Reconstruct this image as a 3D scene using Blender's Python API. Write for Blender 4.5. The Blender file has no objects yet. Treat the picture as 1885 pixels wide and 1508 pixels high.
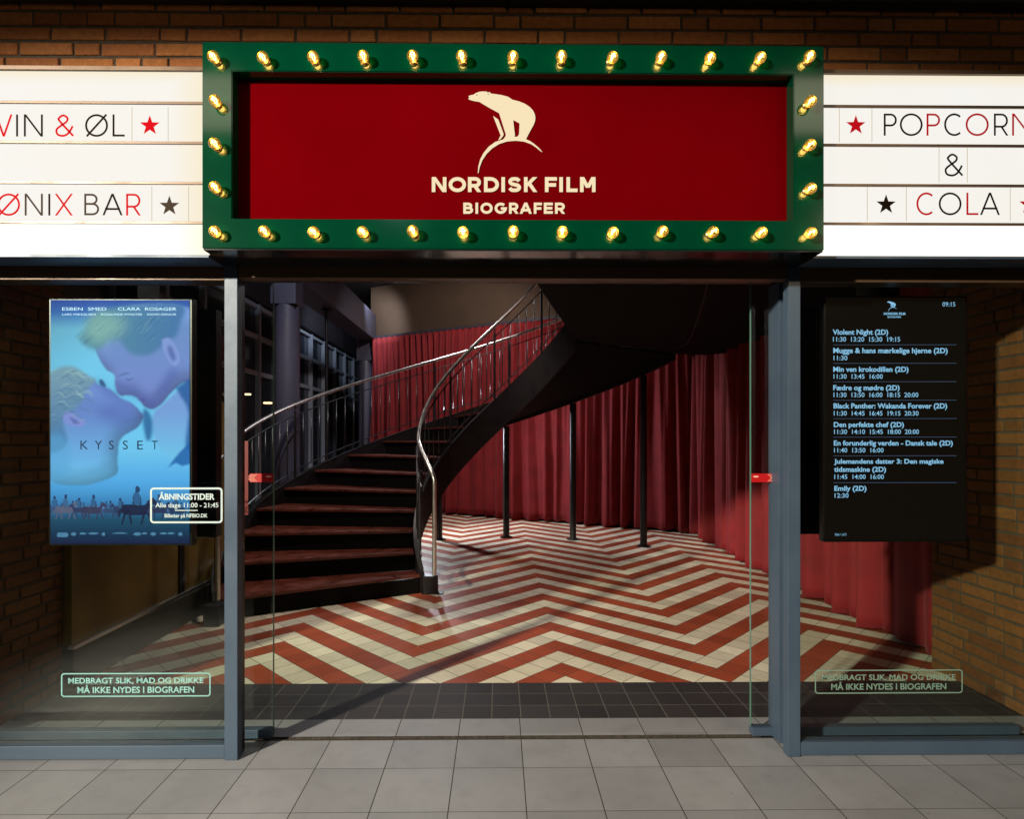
import bpy, bmesh, math, random
import numpy as np
from mathutils import Vector, Matrix
R = math.radians
PI = math.pi
random.seed(7)
sc = bpy.context.scene
col = sc.collection

# ------------------------------------------------------------------ camera
F, HV, CX, TH, CH = 1100.8, 807.8, 929.0, 0.01064, 1.427      # focal (px), horizon, principal x, yaw, eye height
W0, H0 = 1885.0, 1508.0
cs, sn = math.cos(TH), math.sin(TH)
cam = bpy.data.cameras.new('camera')
co = bpy.data.objects.new('camera', cam); col.objects.link(co)
cam.sensor_width = 36; cam.sensor_fit = 'HORIZONTAL'
cam.lens = 36 * F / W0
cam.shift_x = (W0 / 2 - CX) / W0
cam.shift_y = (HV - H0 / 2) / W0
cam.clip_start = 0.05; cam.clip_end = 300
co.location = (0, 0, CH)
co.rotation_euler = (PI / 2, 0, -TH)
sc.camera = co

def P(u, v, Y):            # world point seen at photo position (u, v) on the plane at depth Y
    k = (u - CX) / F
    X = Y * (k * cs + sn) / (cs - k * sn)
    zc = Y * cs + X * sn
    return Vector((X, Y, CH - (v - HV) / F * zc))

# ------------------------------------------------------------------ world, lights, exposure
w = bpy.data.worlds.new('World'); sc.world = w; w.use_nodes = True
nt = w.node_tree; bg = nt.nodes['Background']
sky = nt.nodes.new('ShaderNodeTexSky'); sky.sky_type = 'NISHITA'; sky.sun_disc = False
sky.sun_elevation = R(-3); sky.sun_rotation = R(200)
nt.links.new(sky.outputs[0], bg.inputs[0]); bg.inputs[1].default_value = 0.06
sc.view_settings.view_transform = 'Standard'
sc.view_settings.look = 'None'
sc.view_settings.exposure = 0.0
sc.view_settings.gamma = 1.0
sc.cycles.use_denoising = True
sc.cycles.max_bounces = 8
sc.cycles.transparent_max_bounces = 16
sc.cycles.sample_clamp_indirect = 4
sc.cycles.caustics_reflective = False
sc.cycles.caustics_refractive = False

def spot(name, loc, to, power, color, size=70, blend=.4, radius=.05):
    l = bpy.data.lights.new(name, 'SPOT'); l.energy = power; l.color = color
    l.spot_size = R(size); l.spot_blend = blend; l.shadow_soft_size = radius
    o = bpy.data.objects.new(name, l); col.objects.link(o); o.location = loc
    o.rotation_euler = (Vector(to) - Vector(loc)).to_track_quat('-Z', 'Y').to_euler()
    return o
spot('street_lamp_light', (-7.0, -4.8, 4.62), (0.0, 3.2, 1.0), 9500, (1.0, .89, .71), 31, .65, .22)
spot('passage_fill_right', (3.6, -1.0, 3.6), (-1.6, 3.2, .7), 110, (1.0, .76, .46), 60, .7, .10)  # added fill for the wall inside the left window, no known fixture
spot('passage_light_middle', (-.9, -.4, 3.6), (-.5, 1.7, 0), 30, (.70, .85, 1.0), 100, .9, .15)
spot('lobby_floor_lamp_light', (-1.36, 9.2, 1.42), (.9, 7.9, .55), 180, (.84, .90, 1.0), 150, .7, .05)
spot('lobby_spot_back', (-1.15, 9.6, 4.3), (.3, 7.6, 0), 160, (.86, .91, 1.0), 100, .6, .15)
spot('lobby_fill_rear', (1.3, 9.3, 4.3), (.6, 7.0, 0), 230, (1.0, .93, .95), 100, .8, .25)  # added fill for the floor between the stair posts
spot('lobby_spot_slats', (-.4, 8.2, 4.45), (-1.0, 11.6, 1.9), 300, (1.0, .88, .82), 100, .7, .08)
spot('lobby_spot_stair', (-1.6, 4.6, 4.4), (-1.2, 6.6, .8), 270, (1.0, .86, .76), 85, .6, .05)
spot('lobby_spot_hall', (-1.9, 5.6, 4.4), (-3.4, 8.5, 2.2), 120, (.82, .86, 1.0), 90, .7, .08)
spot('lobby_fill_hall_far', (-2.3, 11.2, 4.4), (-3.9, 14.8, 2.0), 150, (.82, .88, 1.0), 100, .8, .1)  # added so that light reaches the far hall windows
spot('lobby_fill_right', (1.3, 3.6, 2.44), (2.7, 3.5, .9), 4, (1.0, .82, .55), 100, .9, .06)  # added under the landing to brighten the right brick wall
spot('lobby_spot_curtain', (1.3, 8.2, 2.44), (2.4, 9.3, 1.2), 40, (1.0, .8, .74), 130, .9, .08)

# ------------------------------------------------------------------ helpers
def tag(o, label=None, cat=None, group=None, kind=None):
    if label: o['label'] = label
    if cat: o['category'] = cat
    if group: o['group'] = group
    if kind: o['kind'] = kind
    return o
def thing(name, label, cat, loc=(0, 0, 0), group=None):
    o = bpy.data.objects.new(name, None); col.objects.link(o)
    o.empty_display_size = .1; o.location = loc
    return tag(o, label, cat, group)
def link(name, me, mat, parent=None, smooth=False):
    me.materials.clear()
    for m in (mat if isinstance(mat, (list, tuple)) else [mat]): me.materials.append(m)
    if smooth:
        me.polygons.foreach_set('use_smooth', [True] * len(me.polygons))
    o = bpy.data.objects.new(name, me); col.objects.link(o)
    if parent:
        bpy.context.view_layer.update()
        o.parent = parent
        o.matrix_parent_inverse = Matrix.Translation(-Vector(parent.location))
    return o
def obj(name, bm, mat, parent=None, smooth=False):
    me = bpy.data.meshes.new(name)
    bmesh.ops.recalc_face_normals(bm, faces=bm.faces)
    bm.to_mesh(me); bm.free()
    return link(name, me, mat, parent, smooth)
def auto_smooth(o, ang=35):
    me = o.data
    me.polygons.foreach_set('use_smooth', [True] * len(me.polygons))
    me.set_sharp_from_angle(angle=R(ang))
    return o
def box(bm, a, b, bev=0.0, mi=0):
    x0, y0, z0 = [min(p, q) for p, q in zip(a, b)]; x1, y1, z1 = [max(p, q) for p, q in zip(a, b)]
    vs = [bm.verts.new(p) for p in ((x0, y0, z0), (x1, y0, z0), (x1, y1, z0), (x0, y1, z0), (x0, y0, z1), (x1, y0, z1), (x1, y1, z1), (x0, y1, z1))]
    fs = [bm.faces.new([vs[i] for i in q]) for q in ((3, 2, 1, 0), (4, 5, 6, 7), (0, 1, 5, 4), (1, 2, 6, 5), (2, 3, 7, 6), (3, 0, 4, 7))]
    for f in fs: f.material_index = mi
    if bev > 0:
        es = list({e for f in fs for e in f.edges})
        bmesh.ops.bevel(bm, geom=es, offset=bev, segments=2, affect='EDGES', profile=.6)
def bx(name, a, b, mat, parent=None, bev=0.0):
    bm = bmesh.new(); box(bm, a, b, bev)
    return obj(name, bm, mat, parent)
def tube(bm, pts, r, seg=10, cap=True):
    pts = [Vector(p) for p in pts]; n = len(pts); rings = []
    t0 = (pts[1] - pts[0]).normalized()
    up = Vector((0, 0, 1)) if abs(t0.z) < .9 else Vector((1, 0, 0))
    nrm = (up - t0 * up.dot(t0)).normalized()
    for i, p in enumerate(pts):
        if i == 0: t = pts[1] - p
        elif i == n - 1: t = p - pts[i - 1]
        else: t = (pts[i + 1] - p).normalized() + (p - pts[i - 1]).normalized()
        t.normalize()
        nrm = (nrm - t * nrm.dot(t)).normalized(); b = t.cross(nrm)
        rr = r[i] if isinstance(r, (list, tuple)) else r
        rings.append([bm.verts.new(p + (nrm * math.cos(2 * PI * k / seg) + b * math.sin(2 * PI * k / seg)) * rr) for k in range(seg)])
    for i in range(n - 1):
        for k in range(seg):
            bm.faces.new((rings[i][k], rings[i][(k + 1) % seg], rings[i + 1][(k + 1) % seg], rings[i + 1][k]))
    if cap:
        bm.faces.new(rings[0][::-1]); bm.faces.new(rings[-1])
def lathe(bm, prof, origin, axis='Z', seg=20):     # prof: (radius, distance along the axis)
    rings = []
    for r, h in prof:
        ring = []
        for k in range(seg):
            a = 2 * PI * k / seg; c, s = r * math.cos(a), r * math.sin(a)
            v = Vector((c, s, h)) if axis == 'Z' else Vector((c, -h, s))
            ring.append(bm.verts.new(Vector(origin) + v))
        rings.append(ring)
    for i in range(len(rings) - 1):
        for k in range(seg):
            bm.faces.new((rings[i][k], rings[i][(k + 1) % seg], rings[i + 1][(k + 1) % seg], rings[i + 1][k]))
    bm.faces.new(rings[0][::-1]); bm.faces.new(rings[-1])

# ---- materials
def mat(name, color=(.5, .5, .5), rough=.5, metal=0.0, spec=.5, emit=None, estr=0.0, coat=0.0, noise=0.0, nscale=6.0, bump=0.0, bscale=60.0, rvar=0.0):
    m = bpy.data.materials.new(name); m.use_nodes = True
    t = m.node_tree; b = t.nodes['Principled BSDF']
    b.inputs['Base Color'].default_value = (*color, 1); b.inputs['Roughness'].default_value = rough
    b.inputs['Metallic'].default_value = metal; b.inputs['Specular IOR Level'].default_value = spec
    b.inputs['Coat Weight'].default_value = coat; b.inputs['Coat Roughness'].default_value = .10
    if emit:
        b.inputs['Emission Color'].default_value = (*emit, 1); b.inputs['Emission Strength'].default_value = estr
    if noise or rvar or bump:
        tc = t.nodes.new('ShaderNodeTexCoord')
        nz = t.nodes.new('ShaderNodeTexNoise'); nz.inputs['Scale'].default_value = nscale; nz.inputs['Detail'].default_value = 5
        t.links.new(tc.outputs['Object'], nz.inputs['Vector'])
        if noise:
            mr = t.nodes.new('ShaderNodeMapRange'); mr.inputs[1].default_value = .3; mr.inputs[2].default_value = .7
            mr.inputs[3].default_value = 1 - noise; mr.inputs[4].default_value = 1 + noise
            t.links.new(nz.outputs[0], mr.inputs[0])
            vm = t.nodes.new('ShaderNodeVectorMath'); vm.operation = 'SCALE'; vm.inputs[0].default_value = color
            t.links.new(mr.outputs[0], vm.inputs['Scale']); t.links.new(vm.outputs[0], b.inputs['Base Color'])
        if rvar:
            mr2 = t.nodes.new('ShaderNodeMapRange'); mr2.inputs[1].default_value = .35; mr2.inputs[2].default_value = .65
            mr2.inputs[3].default_value = max(0, rough - rvar); mr2.inputs[4].default_value = min(1, rough + rvar)
            t.links.new(nz.outputs[0], mr2.inputs[0]); t.links.new(mr2.outputs[0], b.inputs['Roughness'])
        if bump:
            n2 = t.nodes.new('ShaderNodeTexNoise'); n2.inputs['Scale'].default_value = bscale; n2.inputs['Detail'].default_value = 4
            t.links.new(tc.outputs['Object'], n2.inputs['Vector'])
            bp = t.nodes.new('ShaderNodeBump'); bp.inputs['Strength'].default_value = bump; bp.inputs['Distance'].default_value = .01
            t.links.new(n2.outputs[0], bp.inputs['Height']); t.links.new(bp.outputs[0], b.inputs['Normal'])
    return m
def emit_mat(name, color, strength=1.0):
    m = mat(name, (.015, .015, .015), 1.0, spec=0.0, emit=color, estr=strength); return m
class NT:          # small node-math helper
    def __init__(s, t): s.t = t
    def val(s, a, sock):
        if isinstance(a, (int, float)): sock.default_value = a
        else: s.t.links.new(a, sock)
    def m(s, op, a, b=0.0, c=None):
        n = s.t.nodes.new('ShaderNodeMath'); n.operation = op
        s.val(a, n.inputs[0]); s.val(b, n.inputs[1])
        if c is not None: s.val(c, n.inputs[2])
        return n.outputs[0]
    def mix(s, f, a, b):
        n = s.t.nodes.new('ShaderNodeMix'); n.data_type = 'RGBA'
        s.val(f, n.inputs['Factor'])
        for x, k in ((a, 6), (b, 7)):
            if isinstance(x, tuple): n.inputs[k].default_value = (*x, 1)
            else: s.t.links.new(x, n.inputs[k])
        return n.outputs[2]
    def line(s, x, half):          # 1 near integers of x
        return s.m('LESS_THAN', s.m('PINGPONG', x, .5), half)

def glass_mat(name, tint, ior=1.45):
    m = bpy.data.materials.new(name); m.use_nodes = True
    t = m.node_tree; t.nodes.clear()
    out = t.nodes.new('ShaderNodeOutputMaterial'); mx = t.nodes.new('ShaderNodeMixShader')
    tr = t.nodes.new('ShaderNodeBsdfTransparent'); tr.inputs[0].default_value = (*tint, 1)
    gl = t.nodes.new('ShaderNodeBsdfGlossy'); gl.inputs['Roughness'].default_value = 0.0
    fr = t.nodes.new('ShaderNodeFresnel'); fr.inputs[0].default_value = ior
    ge = t.nodes.new('ShaderNodeNewGeometry'); N = NT(t)
    k = N.m('MULTIPLY', N.m('MULTIPLY', fr.outputs[0], .9), N.m('SUBTRACT', 1.0, ge.outputs['Backfacing']))
    t.links.new(k, mx.inputs[0]); t.links.new(tr.outputs[0], mx.inputs[1]); t.links.new(gl.outputs[0], mx.inputs[2])
    t.links.new(mx.outputs[0], out.inputs[0])
    return m

def tile_floor(name, kind):
    m = bpy.data.materials.new(name); m.use_nodes = True
    t = m.node_tree; b = t.nodes['Principled BSDF']; N = NT(t)
    tc = t.nodes.new('ShaderNodeTexCoord'); sp = t.nodes.new('ShaderNodeSeparateXYZ')
    t.links.new(tc.outputs['Object'], sp.inputs[0]); X, Y = sp.outputs[0], sp.outputs[1]
    nz = t.nodes.new('ShaderNodeTexNoise'); nz.inputs['Scale'].default_value = 1.6; nz.inputs['Detail'].default_value = 6
    t.links.new(tc.outputs['Object'], nz.inputs['Vector'])
    fine = t.nodes.new('ShaderNodeTexNoise'); fine.inputs['Scale'].default_value = 260; fine.inputs['Detail'].default_value = 3
    t.links.new(tc.outputs['Object'], fine.inputs['Vector'])
    wn = t.nodes.new('ShaderNodeTexWhiteNoise'); wn.noise_dimensions = '2D'; cb = t.nodes.new('ShaderNodeCombineXYZ')
    if kind == 'chevron':
        D2 = .15 * math.sqrt(2); x0 = .402; y0 = 6.1346
        dx = N.m('SUBTRACT', X, x0); dy = N.m('SUBTRACT', Y, y0)
        per = 9 * D2
        fold = N.m('PINGPONG', dx, per / 2)
        u = N.m('DIVIDE', N.m('ADD', dy, fold), -D2)
        red = N.m('GREATER_THAN', N.m('FLOORED_MODULO', N.m('FLOOR', u), 2.0), .5)
        a = N.m('DIVIDE', N.m('ADD', dy, dx), D2); c = N.m('DIVIDE', N.m('SUBTRACT', dy, dx), D2)
        g = N.m('MAXIMUM', N.line(a, .013), N.line(c, .013))
        base = N.mix(red, (.74, .68, .53), (.35, .072, .034))
        gcol = (.09, .07, .055); vary = .15; rough = .42; b.inputs['Specular IOR Level'].default_value = .20
        t.links.new(N.m('FLOOR', a), cb.inputs[0]); t.links.new(N.m('FLOOR', c), cb.inputs[1])
    elif kind == 'dark':
        a = N.m('DIVIDE', N.m('SUBTRACT', X, .116), .15); c = N.m('DIVIDE', N.m('SUBTRACT', Y, 3.045), .149)
        g = N.m('MAXIMUM', N.line(a, .013), N.line(c, .013))
        base = N.mix(0.0, (.030, .026, .028), (0, 0, 0)); gcol = (.13, .12, .11); vary = .25; rough = .62
        t.links.new(N.m('FLOOR', a), cb.inputs[0]); t.links.new(N.m('FLOOR', c), cb.inputs[1])
    else:
        oy = 2.590 if kind == 'pavement' else 2.59
        a = N.m('DIVIDE', N.m('SUBTRACT', X, .108), .30); c = N.m('DIVIDE', N.m('SUBTRACT', Y, oy), .304)
        g = N.line(a, .0068)
        if kind == 'pavement': g = N.m('MAXIMUM', g, N.line(c, .0045))
        base = N.mix(N.m('MULTIPLY', fine.outputs[0], .6), (.275, .28, .30), (.205, .21, .228)); gcol = (.03, .026, .024); vary = .12; rough = .5
        t.links.new(N.m('FLOOR', a), cb.inputs[0]); t.links.new(N.m('FLOOR', c), cb.inputs[1])
    t.links.new(cb.outputs[0], wn.inputs['Vector'])
    k1 = N.m('MULTIPLY_ADD', wn.outputs[0], vary * 2, 1 - vary)
    k2 = N.m('MULTIPLY_ADD', nz.outputs[0], .5, .75)
    st_ = t.nodes.new('ShaderNodeTexNoise'); st_.inputs['Scale'].default_value = 9; st_.inputs['Detail'].default_value = 8; st_.inputs['Roughness'].default_value = .7
    t.links.new(tc.outputs['Object'], st_.inputs['Vector'])
    mrs = t.nodes.new('ShaderNodeMapRange'); mrs.inputs[1].default_value = .36; mrs.inputs[2].default_value = .52; mrs.inputs[3].default_value = .90; mrs.inputs[4].default_value = 1.0
    t.links.new(st_.outputs[0], mrs.inputs[0]); k2 = N.m('MULTIPLY', k2, mrs.outputs[0])
    vo = t.nodes.new('ShaderNodeTexVoronoi'); vo.inputs['Scale'].default_value = 7; t.links.new(tc.outputs['Object'], vo.inputs['Vector'])
    spk = N.m('MULTIPLY', N.m('LESS_THAN', vo.outputs['Distance'], .035), .35); k2 = N.m('MULTIPLY', k2, N.m('SUBTRACT', 1.0, spk))
    sc_ = t.nodes.new('ShaderNodeVectorMath'); sc_.operation = 'SCALE'
    t.links.new(base, sc_.inputs[0]); t.links.new(N.m('MULTIPLY', k1, k2), sc_.inputs['Scale'])
    out = N.mix(g, sc_.outputs[0], gcol)
    t.links.new(out, b.inputs['Base Color'])
    t.links.new(N.m('ADD', N.m('MULTIPLY_ADD', nz.outputs[0], .22, rough - .11), N.m('MULTIPLY', g, .4)), b.inputs['Roughness'])
    hgt = N.m('ADD', N.m('MULTIPLY', g, -1.0), N.m('MULTIPLY', fine.outputs[0], .06 if kind != 'pavement' else .16))
    hgt = N.m('ADD', hgt, N.m('MULTIPLY', wn.outputs[0], .12))
    bp = t.nodes.new('ShaderNodeBump'); bp.inputs['Strength'].default_value = .35; bp.inputs['Distance'].default_value = .003
    t.links.new(hgt, bp.inputs['Height']); t.links.new(bp.outputs[0], b.inputs['Normal'])
    return m

def attr_mat(name, rough=.8, emit=None, bump=.0, bscale=90, noise=0.0):
    m = mat(name, (.5, .5, .5), rough, bump=bump, bscale=bscale)
    t = m.node_tree; b = t.nodes['Principled BSDF']
    at = t.nodes.new('ShaderNodeAttribute'); at.attribute_name = 'tone'
    if emit:
        b.inputs['Base Color'].default_value = (.01, .01, .01, 1); b.inputs['Roughness'].default_value = rough; b.inputs['Specular IOR Level'].default_value = 0
        t.links.new(at.outputs[0], b.inputs['Emission Color']); b.inputs['Emission Strength'].default_value = emit
    else:
        N = NT(t)
        tc = t.nodes.new('ShaderNodeTexCoord'); nz = t.nodes.new('ShaderNodeTexNoise'); nz.inputs['Scale'].default_value = 35; nz.inputs['Detail'].default_value = 6
        t.links.new(tc.outputs['Object'], nz.inputs['Vector'])
        v = t.nodes.new('ShaderNodeVectorMath'); v.operation = 'SCALE'
        t.links.new(at.outputs[0], v.inputs[0]); t.links.new(N.m('MULTIPLY_ADD', nz.outputs[0], .9, .55), v.inputs['Scale'])
        t.links.new(v.outputs[0], b.inputs['Base Color'])
    return m

M = {}
M['brick'] = attr_mat('brick_clay', .88, bump=.5, bscale=120)
M['mortar'] = mat('mortar', (.085, .065, .045), .95, bump=.6, bscale=150, noise=.2, nscale=20)
M['green'] = mat('green_gloss_enamel', (.0, .034, .0165), .7, spec=0.0, coat=1.0, noise=.06, nscale=3)
M['green_side'] = M['green']
M['sign_under'] = mat('black_gloss_panel', (.010, .011, .012), .12, coat=.5, rvar=.06, nscale=8)
M['red_panel'] = mat('red_acrylic', (.112, .0002, .0018), .6, spec=.0, noise=.08, nscale=2.2)
M['cream_lit'] = emit_mat('lit_cream_acrylic', (1.0, .82, .52), .92)
M['marquee'] = emit_mat('lit_white_acrylic', (1.0, .965, .90), .92)
M['marquee_low'] = emit_mat('lit_white_acrylic_lower', (1.0, .975, .92), 1.15)
M['mq_dark'] = mat('dark_letter_film', (.012, .007, .004), 1.0, spec=0)
M['mq_grey'] = mat('grey_letter_film', (.035, .026, .02), 1.0, spec=0, emit=(.3, .2, .15), estr=.06)
M['mq_red'] = mat('red_letter_film', (.22, .002, .004), 1.0, spec=0, emit=(.9, .01, .02), estr=.35)
M['mq_seam'] = mat('letter_tile_edge', (.05, .045, .036), 1.0, spec=0, emit=(1, .86, .62), estr=.55)
M['brown_metal'] = mat('brown_anodised_rail', (.13, .075, .042), .38, metal=.2, rvar=.08)
M['alu'] = mat('blue_grey_aluminium', (.052, .082, .125), .45, metal=.1, noise=.06, nscale=5, rvar=.08, bump=.03)
M['alu_dark'] = mat('dark_painted_aluminium', (.022, .018, .015), .35, metal=.2, rvar=.1)
M['steel'] = mat('brushed_steel', (.82, .78, .74), .33, metal=1.0, rvar=.05, nscale=20)
M['rod'] = mat('dark_steel_rod', (.10, .10, .105), .32, metal=.8)
M['black_steel'] = mat('black_painted_steel', (.012, .011, .013), .38, rvar=.08)
M['stringer'] = mat('dark_plum_painted_steel', (.013, .0095, .011), .5, spec=.3, rvar=.1, bump=.04, bscale=14)
M['soffit_black'] = mat('matt_black_soffit', (.005, .0042, .0042), .8, spec=.08)
M['tread'] = mat('dark_red_stained_oak', (.13, .030, .018), .36, noise=.35, nscale=9, rvar=.1, bump=.08)
M['riser'] = mat('black_riser_board', (.004, .0033, .003), .7, spec=.15, rvar=.1)
M['curtain'] = mat('red_velour', (.205, .006, .0095), .80, noise=.16, nscale=5, bump=.08, bscale=240)
M['curtain'].node_tree.nodes['Principled BSDF'].inputs['Sheen Weight'].default_value = .12
M['curtain'].node_tree.nodes['Principled BSDF'].inputs['Sheen Tint'].default_value = (.9, .25, .3, 1)
M['plaster'] = mat('brown_painted_plaster', (.075, .045, .026), .8, noise=.1, nscale=3, bump=.1)
M['dark_ceiling'] = mat('dark_ceiling_paint', (.012, .010, .009), .7)
M['column'] = mat('lilac_grey_paint', (.062, .06, .092), .42, noise=.06)
M['beam'] = mat('dark_grey_beam_paint', (.035, .033, .045), .6, noise=.1)
M['frame_in'] = mat('blue_grey_window_paint', (.34, .40, .50), .45)
M['pane_dark'] = mat('dark_window_pane', (.03, .04, .06), .12, rvar=.05)
M['olive'] = mat('olive_brown_panel', (.22, .13, .032), .42, noise=.35, nscale=3, rvar=.1)
M['plinth'] = mat('taupe_plinth', (.05, .038, .028), .6, noise=.1)
M['screen_body'] = mat('black_screen_casing', (.006, .006, .006), .28)
M['screen_black'] = mat('switched_on_black_display', (.003, .003, .004), .10, emit=(.016, .009, .004), estr=.35)
M['ui_text'] = emit_mat('display_text_blue', (.32, .66, 1.0), 1.0)
M['ui_line'] = emit_mat('display_rule_blue', (.16, .26, .50), .35)
M['poster'] = attr_mat('lit_poster_image', .9, emit=1.35)
M['poster_dark'] = emit_mat('poster_title_ink', (.03, .08, .20), .5)
M['poster_light'] = emit_mat('poster_small_type', (.62, .85, 1.0), 1.6)
M['vinyl_teal'] = mat('teal_vinyl', (.20, .42, .40), .6, emit=(.2, .5, .5), estr=.08)  # faint glow put in for the light on the left notice
M['vinyl_shaded'] = mat('shaded_teal_vinyl', (.16, .26, .20), .6)  # same vinyl for the right notice, its shade put into the colour
M['vinyl_white'] = mat('white_vinyl', (.36, .44, .43), .5, emit=(.6, .8, .8), estr=.16)  # faint glow put in for the light on the hours sticker
M['glass'] = glass_mat('tinted_shop_glass', (.87, .905, .88))
M['glass_door'] = glass_mat('clear_door_glass', (.96, .975, .96))
M['glass_edge'] = mat('green_glass_edge', (.08, .18, .14), .2)
M['sticker_red'] = mat('red_door_sticker', (.46, .004, .006), .5)
M['strip_red'] = mat('red_reflection_strip', (.16, .006, .006), .5)
M['sticker_mark'] = mat('pale_sticker_marks', (.85, .5, .4), .5)
M['lamp_white'] = emit_mat('lamp_panel', (1.0, .86, .62), 3.0)
M['glow_warm'] = emit_mat('warm_shop_glow', (1.0, .72, .40), 2.2)
M['blue_window'] = emit_mat('blue_lit_pane', (.10, .34, .48), .34)
M['concrete'] = mat('dark_concrete', (.035, .03, .026), .8, noise=.15, bump=.2)
M['socket'] = mat('bulb_socket_brass', (.55, .38, .16), .3, metal=.9)
M['filament'] = emit_mat('glowing_filament', (1.0, .74, .30), 24.0)
M['grit'] = mat('gritty_channel', (.045, .036, .028), .95, noise=.5, nscale=60, bump=.8, bscale=180)
M['rubber'] = mat('black_rubber', (.01, .01, .01), .8)

bulbglass = bpy.data.materials.new('amber_bulb_glass'); bulbglass.use_nodes = True
_t = bulbglass.node_tree; _t.nodes.clear()
_o = _t.nodes.new('ShaderNodeOutputMaterial'); _m = _t.nodes.new('ShaderNodeMixShader'); _a = _t.nodes.new('ShaderNodeAddShader')
_tr = _t.nodes.new('ShaderNodeBsdfTransparent'); _tr.inputs[0].default_value = (.92, .74, .36, 1)
_gl = _t.nodes.new('ShaderNodeBsdfGlossy'); _gl.inputs['Roughness'].default_value = .03
_lw = _t.nodes.new('ShaderNodeLayerWeight'); _lw.inputs[0].default_value = .45
_em = _t.nodes.new('ShaderNodeEmission'); _em.inputs[0].default_value = (1, .56, .10, 1); _em.inputs[1].default_value = .08
_t.links.new(_lw.outputs['Fresnel'], _m.inputs[0]); _t.links.new(_tr.outputs[0], _m.inputs[1]); _t.links.new(_gl.outputs[0], _m.inputs[2])
_t.links.new(_m.outputs[0], _a.inputs[0]); _t.links.new(_em.outputs[0], _a.inputs[1]); _t.links.new(_a.outputs[0], _o.inputs[0])

for k_ in ('marquee', 'marquee_low'):       # lit by tubes behind it: slightly uneven, creamier towards the ends
    t_ = M[k_].node_tree; b_ = t_.nodes['Principled BSDF']; N_ = NT(t_)
    tc_ = t_.nodes.new('ShaderNodeTexCoord'); n_ = t_.nodes.new('ShaderNodeTexNoise'); n_.inputs['Scale'].default_value = 1.7
    t_.links.new(tc_.outputs['Object'], n_.inputs['Vector'])
    sx_ = t_.nodes.new('ShaderNodeSeparateXYZ'); t_.links.new(tc_.outputs['Object'], sx_.inputs[0])
    end_ = N_.m('SUBTRACT', 1.0, N_.m('DIVIDE', N_.m('ABSOLUTE', N_.m('SUBTRACT', N_.m('ABSOLUTE', sx_.outputs[0]), 1.22)), .16)); end_ = N_.m('MAXIMUM', end_, 0.0)
    top_ = N_.m('MAXIMUM', N_.m('DIVIDE', N_.m('SUBTRACT', sx_.outputs[2], 2.91), .06), 0.0)
    f_ = N_.m('MINIMUM', N_.m('ADD', N_.m('MAXIMUM', end_, top_), N_.m('MULTIPLY', n_.outputs[0], .35)), 1.0)
    t_.links.new(N_.mix(f_, (1.0, .985, .955), (1.0, .90, .70)), b_.inputs['Emission Color'])

# ---- flat lettering helpers (all face the camera side, -Y)
def strokes_bm(bm, lines, w, y, closed=False, dz=0.00015):
    for i, (pts, cl) in enumerate(lines):
        pts = [Vector((p[0], p[1])) for p in pts]; n = len(pts); yy = y - dz * i
        L, Rr = [], []
        for k in range(n):
            a = pts[k - 1] if (k > 0 or cl) else None
            c = pts[(k + 1) % n] if (k < n - 1 or cl) else None
            d1 = (pts[k] - a).normalized() if a is not None else None
            d2 = (c - pts[k]).normalized() if c is not None else None
            if d1 is None: d1 = d2
            if d2 is None: d2 = d1
            t = d1 + d2
            if t.length < 1e-5: t = d1.copy()
            t.normalize(); nr = Vector((-t.y, t.x)); n1 = Vector((-d1.y, d1.x))
            s = min(2.6, 1 / max(.25, nr.dot(n1)))
            L.append(bm.verts.new((pts[k].x + nr.x * w / 2 * s, yy, pts[k].y + nr.y * w / 2 * s)))
            Rr.append(bm.verts.new((pts[k].x - nr.x * w / 2 * s, yy, pts[k].y - nr.y * w / 2 * s)))
        for k in range(n if cl else n - 1):
            q = (k + 1) % n
            bm.faces.new((Rr[k], Rr[q], L[q], L[k]))
def arc(cx, cy, rx, ry, a0, a1, n=14):
    return [(cx + rx * math.cos(R(a0 + (a1 - a0) * k / n)), cy + ry * math.sin(R(a0 + (a1 - a0) * k / n))) for k in range(n + 1)]
def smooth(pts, n=6):
    out = []; p = [pts[0]] + list(pts) + [pts[-1]]
    for i in range(1, len(p) - 2):
        for k in range(n):
            t = k / n; q = []
            for d in (0, 1):
                a, b, c, e = p[i - 1][d], p[i][d], p[i + 1][d], p[i + 2][d]
                q.append(.5 * (2 * b + (c - a) * t + (2 * a - 5 * b + 4 * c - e) * t * t + (-a + 3 * b - 3 * c + e) * t ** 3))
            out.append(tuple(q))
    out.append(pts[-1]); return out
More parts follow.
